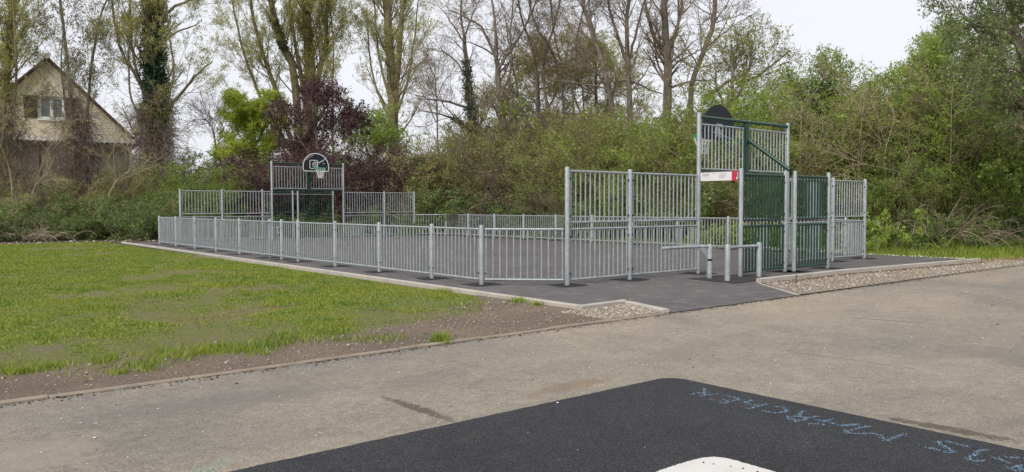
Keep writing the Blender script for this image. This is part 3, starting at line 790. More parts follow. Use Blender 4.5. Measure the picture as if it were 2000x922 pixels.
def limbs_to_pts(limbs, Y, rg, n=14, depth=.6):
    """main limbs: control points turned into one smooth 3-D polyline each"""
    P, R = [], []
    for pts, r0, r1 in limbs:
        c = np.array([at(x, y, Y) for x, y in pts]); k = len(c)
        c[1:, 1] += np.cumsum(rg.normal(0, depth, k - 1)) * np.linspace(.2, 1, k - 1)
        s = np.linspace(0, k - 1, n); i = np.clip(s.astype(int), 0, k - 2); f = s - i
        p0 = c[np.clip(i - 1, 0, k - 1)]; p1 = c[i]; p2 = c[i + 1]; p3 = c[np.clip(i + 2, 0, k - 1)]; f = f[:, None]
        q = .5 * (2 * p1 + (p2 - p0) * f + (2 * p0 - 5 * p1 + 4 * p2 - p3) * f ** 2 + (3 * p1 - p0 - 3 * p2 + p3) * f ** 3)
        q += rg.normal(0, .02, q.shape) * (np.arange(n) > 0)[:, None]
        P.append(q); R.append(np.linspace(r0, r1, n))
    return np.array(P), np.array(R)
def tree(name, label, Y, limbs, style, seed, leaf, bark='bark_grey', group=None, ivy=None, vines=None, dens=1.0, cat='tree', leafsize=.075, extra=None, twig='twig', lpt=5, bl=1.0):
    rg = np.random.default_rng(seed)
    P, R = limbs_to_pts(limbs, Y, rg)
    base = P[0, 0].copy(); base[2] = 0
    P[0, 0, 2] = min(P[0, 0, 2], -.05)
    e = thing(name, tuple(base), 0, label, cat, group)
    off = base[None, None]
    tr = Plant().tubes(P - off, R, 9)
    ob('trunk', tr.mesh('trunk', [M[bark]]), e)
    lens = np.linalg.norm(np.diff(P, axis=1), axis=2).sum(1)
    cr_ = Plant()
    if style == 'poplar':      # steep, crowded side shoots
        per = np.maximum(3, (lens * 2.5 * dens)).astype(int)
        a, ar = kids(rg, P, R, per, .16, .98, 34, 10, 3.6, 1.7, 7, .22, .3, .07, .09, 0, .009)
        b_, br = kids(rg, a, ar, 8, .28, .98, 30, 11, 1.5, .7, 4, .45, .4, .10, .10, 0, .0055)
        c, c_r = kids(rg, b_, br, 4, .15, 1, 35, 14, .60, .35, 2, .5, .5, .12, .06, 0, .003)
    elif style == 'bare':      # spreading limbs with fine drooping spray
        per = np.maximum(3, (lens * 1.9 * dens)).astype(int)
        a, ar = kids(rg, P, R, per, .3, .99, 48, 14, 2.9, 1.5, 7, .34, .3, .12, .035, 0, .013)
        b_, br = kids(rg, a, ar, 8, .15, 1, 42, 16, 1.35, .7, 4, .5, .4, .15, .02, 0, .007)
        c, c_r = kids(rg, b_, br, 4, .15, 1, 45, 18, .6, .35, 2, .6, .5, .2, 0, .02, .005)
    else:                      # 'leafy': rounder, denser head
        per = np.maximum(4, (lens * 3.2 * dens)).astype(int)
        a, ar = kids(rg, P, R, per, .25, .99, 55, 15, 2.3 * bl, 1.2 * bl, 6, .4, .3, .14, .03, 0, .012)
        b_, br = kids(rg, a, ar, 9, .15, 1, 45, 18, 1.1 * bl, .6 * bl, 4, .5, .4, .18, .02, 0, .007)
        c, c_r = kids(rg, b_, br, 4, .15, 1, 50, 18, .5, .3, 2, .6, .5, .2, 0, .03, .004)
    for pts, rr, sd_ in ((a, ar, 5), (b_, br, 3), (c, c_r, 3)): cr_.tubes(pts - off, rr, sd_, 0)
    cr_.leaves(rg, on(rg, c, c_r, lpt, .2, 1.05, .05) - off[0], leafsize, .65)
    cr_.leaves(rg, on(rg, b_, br, max(2, lpt // 2), .3, 1.0, .06) - off[0], leafsize, .65)
    cr_.leaves(rg, on(rg, a, ar, max(1, lpt // 2), .3, 1.0, .10) - off[0], leafsize, .65)
    ob('branches', cr_.mesh('branches', [M[twig]]), e)
    ob('crown', cr_.leaf_mesh('crown', M[leaf]), e)
    if ivy:                    # (limb, t0, t1, radius, count, leaf material, leaf size)
        for (li, t0, t1, rr, cnt, lm, ls) in ivy:
            iv = Plant(); idx = np.full(cnt, li); t = rg.uniform(t0, t1, cnt); p, tan, r_ = sample(rg, P, R, idx, t)
            q = rg.normal(0, 1, (cnt, 3)); q = nrm(q - tan * np.sum(q * tan, 1, keepdims=True))
            lump = 1 + .45 * np.sin(t * 41 + q[:, 0] * 3) * np.sin(t * 17 + q[:, 1] * 2)
            p = p + q * (r_ + np.abs(rg.normal(0, rr, cnt)) * lump)[:, None]
            iv.leaves(rg, p - off[0], ls, .8); ob('ivy', iv.leaf_mesh('ivy', M[lm]), e)
    if vines:                  # (px, py_top, py_bottom, half width m, count)
        for (px, y0, y1, hw, cnt) in vines:
            vn = Plant(); z0 = at(px, y1, Y)[2]; z1 = at(px, y0, Y)[2]; c0 = at(px, y1, Y)
            th = rg.uniform(0, 6.28, cnt); h = rg.uniform(0, 1, cnt) ** .8
            rr = hw * np.sqrt(rg.uniform(0, 1, cnt)) * (1.15 - .75 * h)
            st = np.stack([c0[0] + rr * np.cos(th), Y + rr * np.sin(th), z0 + (z1 - z0) * h], -1)
            pts, r_ = grow(rg, st, rg.normal(0, .45, (cnt, 3)) + [0, 0, -.35], np.minimum(rg.uniform(.7, 2.2, cnt), st[:, 2] + .3), np.full(cnt, .008), np.full(cnt, .005), 5, .36, 0, .24)
            vn.tubes(pts - off, r_, 3, 0)
            vn.leaves(rg, on(rg, pts, r_, 3, .1, 1, .06) - off[0], .05, .7)
            vo = ob('vines', vn.mesh('vines', [M['twig_purple']]), e); ob('vine_leaves', vn.leaf_mesh('vine_leaves', M['lf_bud']), vo)
    return e

# ------------------------------------------------------------------ bushes: a few kinds, each with its stems and foliage
def bush_meshes(seed, H, stems, spread, tilt, br, tw, lpt, leaf, stem, ls, droop=.06, wig=.10, base_r=.5, flat=.0, t0=.15):
    rg = np.random.default_rng(seed)
    th = rg.uniform(0, 6.28, stems); rr = base_r * np.sqrt(rg.uniform(0, 1, stems))
    base = np.stack([rr * np.cos(th), rr * np.sin(th), np.full(stems, -.08)], -1)
    az = th + rg.normal(0, .7, stems); tl = np.radians(np.abs(rg.normal(tilt, tilt * .5, stems)))
    d = np.stack([np.sin(tl) * np.cos(az), np.sin(tl) * np.sin(az), np.cos(tl)], -1)
    ln = H * rg.uniform(.6, 1.1, stems)
    P, R = grow(rg, base, d, ln, .013 * ln ** .5 + .008, np.full(stems, .006), 9, wig, .02, droop)
    a, ar = kids(rg, P, R, br, t0, .98, 48, 16, H * spread, H * spread * .55, 5, .5, .35, .15, .03, .05, .0048)
    b_, br_ = kids(rg, a, ar, tw, .1, 1, 45, 18, H * spread * .42, H * spread * .25, 3, .5, .5, .2, .01, .05, .003)
    s = Plant().tubes(P, R, 5).tubes(a, ar, 3).tubes(b_, br_, 3)
    f = Plant()
    f.leaves(rg, on(rg, b_, br_, lpt, .1, 1.05, .04), ls, .68, 0, flat)
    f.leaves(rg, on(rg, a, ar, max(1, lpt // 2), .2, 1.0, .05), ls, .68, 0, flat)
    return s.mesh('stems', [M[stem]]), f.leaf_mesh('foliage', M[leaf])
BK = {}
def kind(name, n, *a, **k): BK[name] = [bush_meshes(1000 + hash_(name) + i * 17, *a, **k) for i in range(n)]
def hash_(s): return sum(ord(c) * (i + 3) for i, c in enumerate(s)) % 971
kind('hedge', 3, 5.0, 22, .26, 14, 12, 7, 8, 'lf_green', 'twig', .068)
kind('olive', 2, 5.0, 22, .26, 13, 13, 8, 6, 'lf_mid', 'twig', .056)
kind('brown', 2, 5.0, 24, .25, 16, 13, 8, 2, 'lf_mid', 'twig', .050, droop=.10, wig=.16)
kind('vine', 2, 4.0, 24, .24, 22, 14, 9, 1, 'lf_bud', 'twig_purple', .045, droop=.16, wig=.2)
kind('plum', 2, 5.0, 18, .25, 18, 14, 9, 4, 'lf_plum', 'twig_purple', .080)
kind('yellow', 2, 4.0, 24, .24, 16, 12, 7, 4, 'lf_pop', 'twig_pale', .060, droop=.08)
kind('fresh', 2, 5.0, 18, .27, 18, 13, 8, 8, 'lf_fresh', 'twig', .070)
kind('bramble', 2, 2.6, 30, .26, 42, 12, 7, 7, 'lf_deep', 'twig_pale', .062, droop=.30, wig=.12, base_r=.9, flat=.3)
kind('weed', 2, .9, 30, .20, 22, 5, 4, 4, 'lf_fresh', 'twig_pale', .060, droop=.1, base_r=.5)
def bush(kind_, X, Y, h, wscale, label, group, seed, name='bush', z=0.0):
    rg = random.Random(seed); k = BK[kind_]; s, f = k[rg.randrange(len(k))]
    nat = {'bramble': 2.0, 'weed': .85, 'vine': 3.6, 'yellow': 3.9}.get(kind_, 4.9)
    e = thing(name, (X, Y, z), rg.uniform(0, 6.28), label, 'bush', group)
    q = h / nat; e.scale = (q * wscale, q * wscale, q)
    ob('stems', s, e); ob('foliage', f, e)
    return e

# ------------------------------------------------------------------ trees one can tell apart
T4 = 'tall budding trees behind the court'
tree('poplar', 'poplar at the left edge with a yellow-green ivied trunk', 40,
     [([(12, 405), (14, 200), (18, 0), (20, -140)], .26, .12), ([(18, 330), (40, 160), (52, 40), (58, -60)], .07, .03), ([(8, 300), (-25, 150), (-40, 10)], .08, .03)],
     'poplar', 21, 'lf_pop', 'bark_pop', T4, lpt=17, leafsize=.056, ivy=[(0, .12, .72, .22, 5200, 'lf_yel', .075)], vines=[(20, 200, 400, 1.3, 900)], dens=.9)
tree('poplar', 'slender pale poplar in front of the house, lower trunk wrapped in vines', 41,
     [([(150, 405), (148, 200), (146, 0), (145, -110)], .10, .04), ([(168, 400), (176, 180), (181, 40), (183, -60)], .09, .03), ([(146, 330), (128, 160), (122, 40)], .05, .02)],
     'poplar', 22, 'lf_pale', 'bark_grey', T4, vines=[(158, 215, 400, 1.15, 1700)], dens=.8, leafsize=.07, lpt=7)
tree('poplar', 'big poplar beside the house with a dark ivy-clad trunk', 42,
     [([(305, 405), (307, 250), (303, 100), (300, -150)], .38, .28), ([(300, 215), (272, 155), (247, 105), (230, 10), (226, -60)], .10, .04),
      ([(330, 215), (360, 180), (395, 150), (432, 128)], .10, .03), ([(315, 95), (350, 65), (380, 48), (398, 40)], .06, .02),
      ([(318, 45), (345, 18), (378, 2), (405, -15)], .09, .04), ([(292, 190), (268, 120), (262, 40), (265, -80)], .08, .04),
      ([(288, 250), (258, 190), (244, 110), (240, 40)], .06, .03), ([(322, 240), (345, 140), (338, 40), (345, -60)], .06, .03)],
     'poplar', 23, 'lf_pop', 'bark_pop', T4, lpt=17, leafsize=.056, dens=.62,
     ivy=[(0, .36, 1, .19, 17000, 'lf_ivy', .115), (0, .30, .44, .42, 2600, 'lf_yel', .08)], vines=[(306, 190, 400, 1.3, 3000)])
tree('poplar', 'many-stemmed poplar fanning out above the purple plum', 49,
     [([(602, 405), (602, 250), (605, 150), (603, 60), (595, -120)], .42, .24), ([(587, 330), (580, 150), (560, 80), (548, 0), (540, -120)], .26, .13),
      ([(612, 320), (624, 160), (641, 90), (650, 0), (655, -100)], .20, .08), ([(585, 330), (548, 190), (522, 120), (503, 30), (495, -80)], .17, .07),
      ([(572, 300), (528, 220), (498, 150), (480, 70), (470, 0)], .11, .04), ([(650, 400), (653, 200), (657, 80), (654, -20)], .07, .03), ([(603, 240), (585, 110), (572, 20), (570, -80)], .12, .06)],
     'poplar', 24, 'lf_pop', 'bark_pop', T4, lpt=17, leafsize=.056, ivy=[(0, .38, .8, .08, 1600, 'lf_yel', .07), (2, .45, .7, .25, 900, 'lf_yel', .08), (1, .4, .6, .08, 900, 'lf_ivy', .09)], dens=.8)
tree('poplar', 'two-stemmed poplar right of the purple plum', 49,
     [([(770, 405), (769, 230), (765, 120), (757, 0), (752, -130)], .36, .2), ([(771, 210), (783, 100), (790, 0), (792, -110)], .2, .1),
      ([(766, 240), (738, 175), (724, 110), (716, 20)], .09, .03), ([(768, 215), (743, 120), (731, 0), (728, -80)], .09, .03), ([(774, 230), (800, 150), (812, 60), (818, -40)], .08, .03)],
     'poplar', 25, 'lf_pop', 'bark_pop', T4, lpt=17, leafsize=.056, ivy=[(0, .3, .5, .09, 900, 'lf_yel', .07)], dens=.8)
B5 = 'bare trees standing in the thicket'
tree('bare_tree', 'bare tree with ivied trunk and long branches reaching left over the gap', 44,
     [([(948, 420), (937, 330), (919, 200), (908, 70)], 0.234, 0.104), ([(926, 262), (897, 238), (868, 229), (830, 224)], 0.086, 0.024), ([(917, 212), (880, 201), (850, 199), (815, 190)], 0.078, 0.024),
      ([(910, 150), (890, 120), (865, 108), (842, 112)], 0.047, 0.016), ([(908, 85), (882, 45), (855, 8)], 0.055, 0.016), ([(908, 72), (902, 30), (912, -40)], 0.078, 0.032), ([(908, 75), (925, 30), (945, -20)], 0.055, 0.024)],
     'bare', 31, 'lf_bud', 'bark_grey', B5, ivy=[(0, .12, .85, .14, 5200, 'lf_ivy', .09), (1, 0, .5, .08, 600, 'lf_ivy', .08)], vines=[(938, 250, 400, 1.2, 900)], leafsize=.045, lpt=2)
tree('bare_tree', 'bare tree forking wide above a dark trunk, right of the ivied one', 42,
     [([(992, 420), (989, 300), (979, 200), (970, 110)], 0.234, 0.136), ([(970, 112), (968, 50), (955, -50)], 0.109, 0.040), ([(971, 118), (945, 62), (915, 40), (878, 20)], 0.086, 0.024),
      ([(975, 135), (1010, 80), (1040, 20), (1062, -50)], 0.078, 0.032), ([(971, 112), (938, 92), (903, 80)], 0.062, 0.016), ([(980, 190), (1000, 130), (998, 60), (1010, -30)], 0.070, 0.032)],
     'bare', 32, 'lf_bud', 'bark_grey', B5, ivy=[(0, .05, .5, .14, 2200, 'lf_ivy', .09)], vines=[(990, 250, 410, 1.3, 900)], leafsize=.045, lpt=2)
tree('bare_tree', 'clump of crossing bare stems at the middle of the thicket', 43,
     [([(1045, 410), (1050, 250), (1045, 120), (1020, 40), (1005, -60)], 0.101, 0.040), ([(1060, 410), (1072, 250), (1062, 130), (1090, 30), (1100, -50)], 0.101, 0.040),
      ([(1055, 400), (1100, 250), (1085, 120), (1045, 50), (1030, -30)], 0.094, 0.036), ([(1095, 410), (1120, 200), (1088, 90), (1072, -50)], 0.086, 0.036), ([(1050, 330), (1015, 200), (1000, 110), (985, 20)], 0.062, 0.024),
      ([(1100, 400), (1140, 220), (1120, 120), (1135, 20)], 0.062, 0.028)],
     'bare', 33, 'lf_bud', 'bark_grey', B5, vines=[(1075, 200, 400, 1.8, 1100)], leafsize=.05, lpt=3, dens=.9)
tree('bare_tree', 'leaning bare tree left of the twin trunks, no ivy', 39,
     [([(1208, 420), (1196, 220), (1180, 150), (1160, 70), (1140, 0), (1130, -70)], 0.156, 0.072), ([(1162, 75), (1150, 20), (1156, -50)], 0.070, 0.032), ([(1190, 190), (1170, 150), (1130, 110), (1100, 90)], 0.055, 0.016)],
     'bare', 34, 'lf_bud', 'bark_grey', B5, leafsize=.05, lpt=3, dens=.9)
tree('bare_tree', 'straight bare tree with upswept forks and one low branch to the right', 40,
     [([(1234, 420), (1229, 220), (1226, 120), (1225, 40), (1238, -60)], 0.164, 0.080), ([(1227, 135), (1205, 70), (1190, 10), (1180, -50)], 0.094, 0.040), ([(1228, 118), (1245, 50), (1262, -30)], 0.078, 0.032),
      ([(1202, 158), (1240, 162), (1270, 172), (1296, 182)], 0.047, 0.032)],
     'bare', 35, 'lf_bud', 'bark_grey', B5, leafsize=.05, lpt=3, dens=.9)
tree('bare_tree', 'thickest bare trunk forking into a tall V above the thicket', 38,
     [([(1303, 420), (1302, 220), (1299, 120), (1290, 40), (1285, -90)], 0.242, 0.128), ([(1299, 118), (1275, 75), (1258, 30), (1245, -50)], 0.109, 0.048), ([(1302, 118), (1320, 60), (1338, 0), (1345, -60)], 0.094, 0.040),
      ([(1304, 112), (1318, 70), (1328, 20), (1330, -50)], 0.078, 0.032), ([(1307, 137), (1330, 118), (1365, 100), (1400, 82)], 0.047, 0.016)],
     'bare', 36, 'lf_bud', 'bark_grey', B5, leafsize=.05, lpt=3, dens=.8)
tree('bare_tree', 'smooth bare trunk leaning right, just left of the nearer basketball board', 38,
     [([(1345, 420), (1349, 190), (1362, 130), (1382, 70), (1393, 10), (1398, -70)], 0.140, 0.096), ([(1385, 60), (1410, 20), (1440, -20)], 0.039, 0.016), ([(1372, 100), (1420, 60), (1470, 30)], 0.039, 0.016)],
     'bare', 37, 'lf_bud', 'bark_grey', B5, leafsize=.05, lpt=3, dens=.7)
tree('bare_tree', 'bare sapling with fine twigs in the sky gap right of the poplars', 46,
     [([(858, 420), (855, 250), (850, 160), (848, 120)], 0.062, 0.016), ([(853, 240), (830, 190), (818, 150)], 0.031, 0.012), ([(852, 200), (870, 160), (885, 140)], 0.031, 0.012)],
     'bare', 38, 'lf_bud', 'bark_grey', B5, leafsize=.04, lpt=2, dens=1.4)
tree('bare_tree', 'gnarled little bare tree against the sky left of the lime-green tree', 46,
     [([(425, 400), (424, 290), (416, 250), (400, 232)], 0.055, 0.016), ([(424, 290), (440, 255), (446, 240)], 0.039, 0.016)], 'bare', 39, 'lf_bud', 'bark_grey', B5, leafsize=.04, lpt=1, dens=1.6)
# leafy trees
LG = 'leafy trees behind the thicket'
tree('leafy_tree', 'small round lime-green tree between ivied poplar and purple plum', 45,
     [([(503, 405), (503, 290), (500, 215)], .13, .04), ([(503, 290), (478, 235), (470, 205)], .06, .02), ([(503, 280), (530, 230), (535, 205)], .06, .02), ([(503, 300), (470, 265), (462, 240)], .05, .02), ([(503, 300), (525, 260), (540, 245)], .05, .02), ([(503, 340), (478, 310), (462, 290)], .05, .02), ([(503, 340), (530, 305), (540, 285)], .05, .02)],
     'leafy', 41, 'lf_lime', group=LG, dens=1.9, leafsize=.085, lpt=8, bl=.62)
tree('plum_tree', 'purple-leaved plum tree rising behind the far goal', 41,
     [([(625, 405), (622, 300), (615, 190)], .12, .03), ([(622, 320), (580, 260), (565, 215)], .07, .02), ([(622, 320), (660, 250), (672, 200)], .07, .02), ([(622, 300), (640, 220), (640, 185)], .06, .02), ([(622, 340), (575, 300), (562, 260)], .06, .02), ([(625, 330), (690, 290), (700, 240)], .06, .02)],
     'leafy', 42, 'lf_plum', dens=1.05, leafsize=.085, lpt=6, twig='twig_purple', bl=.72)
tree('leafy_tree', 'green leafy young tree right of the purple plum below the twin poplar', 46,
     [([(735, 405), (735, 320), (738, 250)], .1, .03), ([(735, 330), (715, 285), (708, 255)], .05, .02), ([(735, 330), (765, 290), (775, 265)], .05, .02)], 'leafy', 43, 'lf_fresh', group=LG, dens=1.5, leafsize=.09, lpt=6)
tree('leafy_tree', 'pale green leafy tree showing between the crossing bare stems', 48,
     [([(1050, 405), (1052, 200), (1048, 95)], .16, .04), ([(1052, 280), (1010, 190), (995, 150)], .08, .02), ([(1052, 250), (1095, 160), (1105, 100)], .08, .02), ([(1050, 300), (980, 230), (960, 195)], .07, .02)],
     'leafy', 44, 'lf_pop', group=LG, dens=1.4, leafsize=.07, lpt=8)
tree('leafy_tree', 'pale green leafy tree behind the leaning bare tree', 47,
     [([(1165, 405), (1165, 210), (1160, 110)], .16, .04), ([(1165, 280), (1120, 190), (1112, 140)], .08, .02), ([(1165, 250), (1205, 160), (1215, 115)], .08, .02), ([(1165, 300), (1225, 230), (1245, 180)], .07, .02)],
     'leafy', 45, 'lf_pop', group=LG, dens=1.4, leafsize=.07, lpt=8)
tree('leafy_tree', 'leafy tree behind the nearer basketball board with a long bare limb to the right', 34,
     [([(1425, 410), (1428, 200), (1430, 85)], .14, .04), ([(1428, 250), (1400, 170), (1395, 110)], .07, .02), ([(1428, 220), (1460, 140), (1470, 80)], .07, .02), ([(1380, 190), (1420, 160), (1470, 152), (1510, 128), (1555, 92)], .08, .03)],
     'leafy', 46, 'lf_mid', group=LG, dens=.9, leafsize=.075, lpt=4)
tree('leafy_tree', 'leafy tree with a dark ivied head above the right-hand hedge', 31,
     [([(1592, 410), (1595, 250), (1598, 145)], .12, .03), ([(1595, 260), (1565, 190), (1560, 150)], .06, .02), ([(1595, 250), (1630, 190), (1640, 160)], .06, .02)],
     'leafy', 47, 'lf_green', group=LG, dens=1.1, bl=.7, leafsize=.075, lpt=5, ivy=[(0, .6, .85, .35, 1600, 'lf_ivy', .09)])
tree('leafy_tree', 'dark leafy tree overhanging the right edge, twigs against the sky', 21,
     [([(2030, 520), (2015, 250), (1995, 60), (1985, -120)], .16, .07), ([(2010, 230), (1960, 130), (1920, 50), (1880, -10)], .06, .015), ([(2000, 130), (1960, 40), (1940, -60)], .06, .02), ([(2012, 240), (2080, 120), (2120, 20)], .07, .02), ([(2005, 180), (1940, 150), (1890, 120)], .045, .012)],
     'leafy', 48, 'lf_deep', group=LG, dens=1.3, leafsize=.06, lpt=6, bl=.62)
tree('leafy_tree', 'fresh green tree with loose top twigs above the right-hand hedge', 27,
     [([(1865, 470), (1870, 230), (1868, 110), (1875, 50)], .10, .02), ([(1870, 270), (1820, 170), (1800, 110)], .06, .015), ([(1870, 260), (1920, 170), (1935, 110)], .06, .015), ([(1868, 300), (1780, 210), (1765, 150)], .05, .015)],
     'leafy', 49, 'lf_fresh', group=LG, dens=1.4, leafsize=.07, lpt=6, bl=.62)

# ------------------------------------------------------------------ thicket and hedges
_s = [0]
MARKS = [(-70, 'past the left edge of the view'), (60, 'at the left edge of the view'), (190, 'below the house window'), (265, 'below the right eave of the house'), (350, 'round the foot of the ivied poplar'),
         (440, 'behind the left end of the far fence'), (530, 'just left of the far goal'), (600, 'behind the left half of the far goal'), (670, 'behind the facing basketball board'),
         (745, 'behind the fence right of the far goal'), (830, 'past the right end of the far end fence'), (900, 'under the sky gap right of the twin poplar'), (960, 'at the foot of the ivied bare tree'),
         (1030, 'below the wide-forking bare tree'), (1110, 'below the crossing bare stems'), (1175, 'above the first panel left of the nearer goal'), (1260, 'below the straight bare tree'),
         (1330, 'below the thickest bare trunk'), (1400, 'just left of the nearer basketball board'), (1480, 'behind the nearer basketball board'), (1560, 'right of the nearer basketball board'),
         (1640, 'behind the dark green goal panels'), (1720, 'behind the rightmost end fence'), (1800, 'just right of the rightmost end fence'), (1850, 'left of the dead brush pile'), (1930, 'behind the dead brush pile'),
         (2010, 'at the right edge of the view'), (9999, 'past the right edge of the view')]
WHAT = {'hedge': 'dense green leafy bush', 'olive': 'olive-green twiggy bush', 'brown': 'leafless brown twiggy bush', 'vine': 'purple-brown tangle of dry vines', 'plum': 'purple-leaved plum bush',
        'yellow': 'yellow-green budding shrub', 'fresh': 'fresh green leafy bush', 'bramble': 'dark green bramble mound', 'weed': 'green weed clump'}
def label_for(k, px, h):
    size = ('knee-high' if h < 1 else 'low' if h < 2 else 'man-high' if h < 2.9 else 'medium' if h < 4.4 else 'tall' if h < 5.4 else 'very tall')
    return size + ' ' + WHAT[k] + ' ' + next(t for lim, t in MARKS if px < lim)
def row(kinds, pts, hs, wscale, label, group, name='bush'):
    for i, (px, Y) in enumerate(pts):
        _s[0] += 1; rg = random.Random(_s[0] * 7 + 1)
        h = hs[0] + (hs[1] - hs[0]) * rg.random()
        k = kinds[i % len(kinds)]
        bush(k, (px - 1000) / FPX * Y + rg.uniform(-.3, .3), Y + rg.uniform(-.4, .4), h, wscale * rg.uniform(.9, 1.15), label_for(k, px, h), group, _s[0] * 13, name)
def spread(px0, px1, n, Y0, Y1): return [(px0 + (px1 - px0) * i / (n - 1), Y0 + (Y1 - Y0) * i / (n - 1)) for i in range(n)]
LAB = lambda where: {'hedge': 'dense green leafy bush ' + where, 'olive': 'olive-green twiggy bush ' + where, 'brown': 'leafless brown twiggy bush ' + where,
                     'vine': 'purple-brown tangle of dry vines ' + where, 'plum': 'purple-leaved plum bush ' + where, 'yellow': 'yellow-green budding shrub ' + where,
                     'fresh': 'fresh green leafy bush ' + where, 'bramble': 'low dark green bramble mound ' + where, 'weed': 'small green weed clump ' + where}
# left: brambles before the house
la = LAB('at the lawn edge before the house'); ga = 'brambles before the house'
row(['bramble', 'bramble', 'yellow'], spread(-60, 300, 11, 33, 37), (.9, 1.6), 1.2, la, ga, 'bramble')
row(['bramble', 'vine', 'bramble', 'yellow'], spread(-80, 330, 12, 36, 39), (1.5, 2.4), 1.15, la, ga, 'bramble')
la = LAB('below the poplars on the left'); ga = 'shrubs below the poplars'
row(['yellow', 'vine', 'olive'], spread(-90, 330, 11, 38, 41), (2.2, 3.6), 1.1, la, ga)
row(['vine', 'yellow', 'brown'], spread(-60, 300, 8, 40, 42), (3.0, 4.4), 1.0, la, ga)
row(['bramble', 'olive'], spread(270, 350, 4, 35.5, 36), (1.2, 2.2), 1.0, la, ga)
# behind the far goal
la = LAB('between the ivied poplar and the far goal'); ga = 'shrubs left of the far goal'
row(['hedge', 'fresh', 'olive'], spread(345, 500, 6, 38, 41), (2.4, 3.6), 1.25, la, ga)
row(['olive', 'yellow', 'hedge'], spread(340, 520, 6, 43, 45), (3.8, 5.0), 1.2, la, ga)
la = LAB('behind the far goal'); ga = 'plum bushes behind the far goal'
row(['plum', 'plum', 'vine'], spread(535, 795, 8, 39.5, 42.5), (3.6, 4.8), 1.1, la, ga)
row(['plum', 'brown'], spread(545, 790, 6, 41, 44.5), (4.0, 5.0), 1.1, la, ga)
row(['hedge', 'olive'], spread(480, 830, 6, 47, 48), (4.2, 5.4), 1.2, la, ga)
row(['bramble'], spread(350, 800, 8, 35, 40.5), (.9, 1.6), 1.1, la, ga, 'bramble')
# middle thicket
row(['fresh', 'yellow', 'yellow'], spread(985, 1260, 9, 47, 44), (5.6, 7.6), 1.05, None, 'brown thicket bushes')
la = LAB('in the brown thicket beyond the low far fence'); ga = 'brown thicket bushes'
row(['yellow', 'olive', 'brown'], spread(800, 920, 5, 42.5, 42), (4.2, 5.4), 1.1, la, ga)
row(['brown', 'vine', 'olive', 'brown'], spread(880, 1110, 8, 42, 38), (4.2, 5.6), 1.15, la, ga)
row(['brown', 'olive'], spread(930, 1120, 6, 44, 41), (5.2, 6.4), 1.2, la, ga)
row(['brown', 'bramble', 'vine'], spread(820, 1120, 9, 40.5, 36), (1.4, 2.6), 1.1, la, ga)
row(['hedge', 'olive'], spread(820, 1120, 6, 49, 46), (4.4, 5.2), 1.2, la, ga)
la = LAB('in the thicket behind the nearer goal'); ga = 'thicket bushes behind the nearer goal'
row(['fresh', 'olive', 'olive', 'brown'], spread(1115, 1400, 10, 37, 32.5), (4.2, 5.4), 1.1, la, ga)
row(['olive', 'brown', 'hedge'], spread(1120, 1420, 9, 40, 35), (5.0, 6.2), 1.1, la, ga)
row(['brown', 'hedge', 'bramble', 'fresh'], spread(1110, 1420, 9, 34.5, 30), (1.6, 3.0), 1.1, la, ga)
row(['hedge', 'olive'], spread(1130, 1420, 5, 45, 42), (4.6, 5.6), 1.2, la, ga)
# right hedge
la = LAB('in the tall hedge right of the court'); ga = 'right-hand hedge bushes'
row(['olive', 'hedge', 'fresh', 'olive', 'brown'], spread(1400, 1760, 11, 31.5, 27), (4.8, 6.0), 1.0, la, ga)
row(['olive', 'hedge', 'fresh'], spread(1420, 1780, 9, 34.5, 30), (5.6, 6.5), 1.05, la, ga)
row(['hedge', 'fresh', 'hedge'], spread(1745, 2080, 9, 27, 27.5), (4.8, 6.0), 1.0, la, ga)
row(['hedge', 'fresh'], spread(1780, 2140, 7, 30.5, 30), (5.8, 6.7), 1.05, la, ga)
row(['olive', 'brown', 'hedge', 'olive'], spread(1450, 1760, 8, 28.6, 25.4), (2.2, 3.6), 1.0, la, ga)
row(['hedge', 'brown', 'fresh', 'hedge'], spread(1770, 2120, 8, 25.4, 25.6), (2.2, 3.8), 1.05, la, ga)
row(['bramble', 'weed', 'bramble'], spread(1690, 2110, 9, 25.0, 24.9), (.9, 1.7), .9, la, ga, 'bramble')
# beyond the frame
la = LAB('past the left end of the brambles'); row(['olive', 'yellow', 'bramble'], spread(-420, -110, 7, 37, 39), (2, 4.5), 1.2, la, 'shrubs past the left edge')
la = LAB('past the right end of the hedge'); row(['hedge', 'olive'], spread(2160, 2500, 6, 25.5, 25), (4.5, 6), 1.2, la, 'bushes past the right edge')
la = LAB('at the foot of the hedge right of the court'); row(['weed'], spread(1395, 1700, 9, 27.6, 24.6), (.5, .9), 1.2, la, 'weeds at the hedge foot', 'weed_clump')
row(['weed'], spread(1705, 2080, 9, 24.3, 24.0), (.4, .75), 1.3, la, 'weeds at the hedge foot', 'weed_clump')

# dead brush pile in front of the right hedge
rg = np.random.default_rng(77); n = 90
c0 = np.array([(1885 - 1000) / FPX * 24.3, 24.3, 0])
th = rg.uniform(0, 6.28, n); st = np.stack([rg.normal(0, .55, n), rg.normal(0, .3, n), rg.uniform(-.05, .25, n)], -1)
P_, R_ = grow(rg, st, np.stack([np.cos(th) * .8, np.sin(th) * .6, rg.uniform(.5, 1.3, n)], -1), rg.uniform(1.0, 2.1, n), np.full(n, .014), np.full(n, .006), 9, .10, 0, .42)
a_, ar_ = kids(rg, P_, R_, 5, .3, 1, 45, 15, .6, .35, 4, .6, .5, .15, 0, .1, .005)
pl = Plant().tubes(P_, R_, 4).tubes(a_, ar_, 3)
o = ob('brush_pile', pl.mesh('brush_pile', [M['twig_pale']]), None, tuple(c0)); tag(o, 'heap of bare arching dead canes in front of the right-hand hedge', 'brush pile')
rg = np.random.default_rng(78)
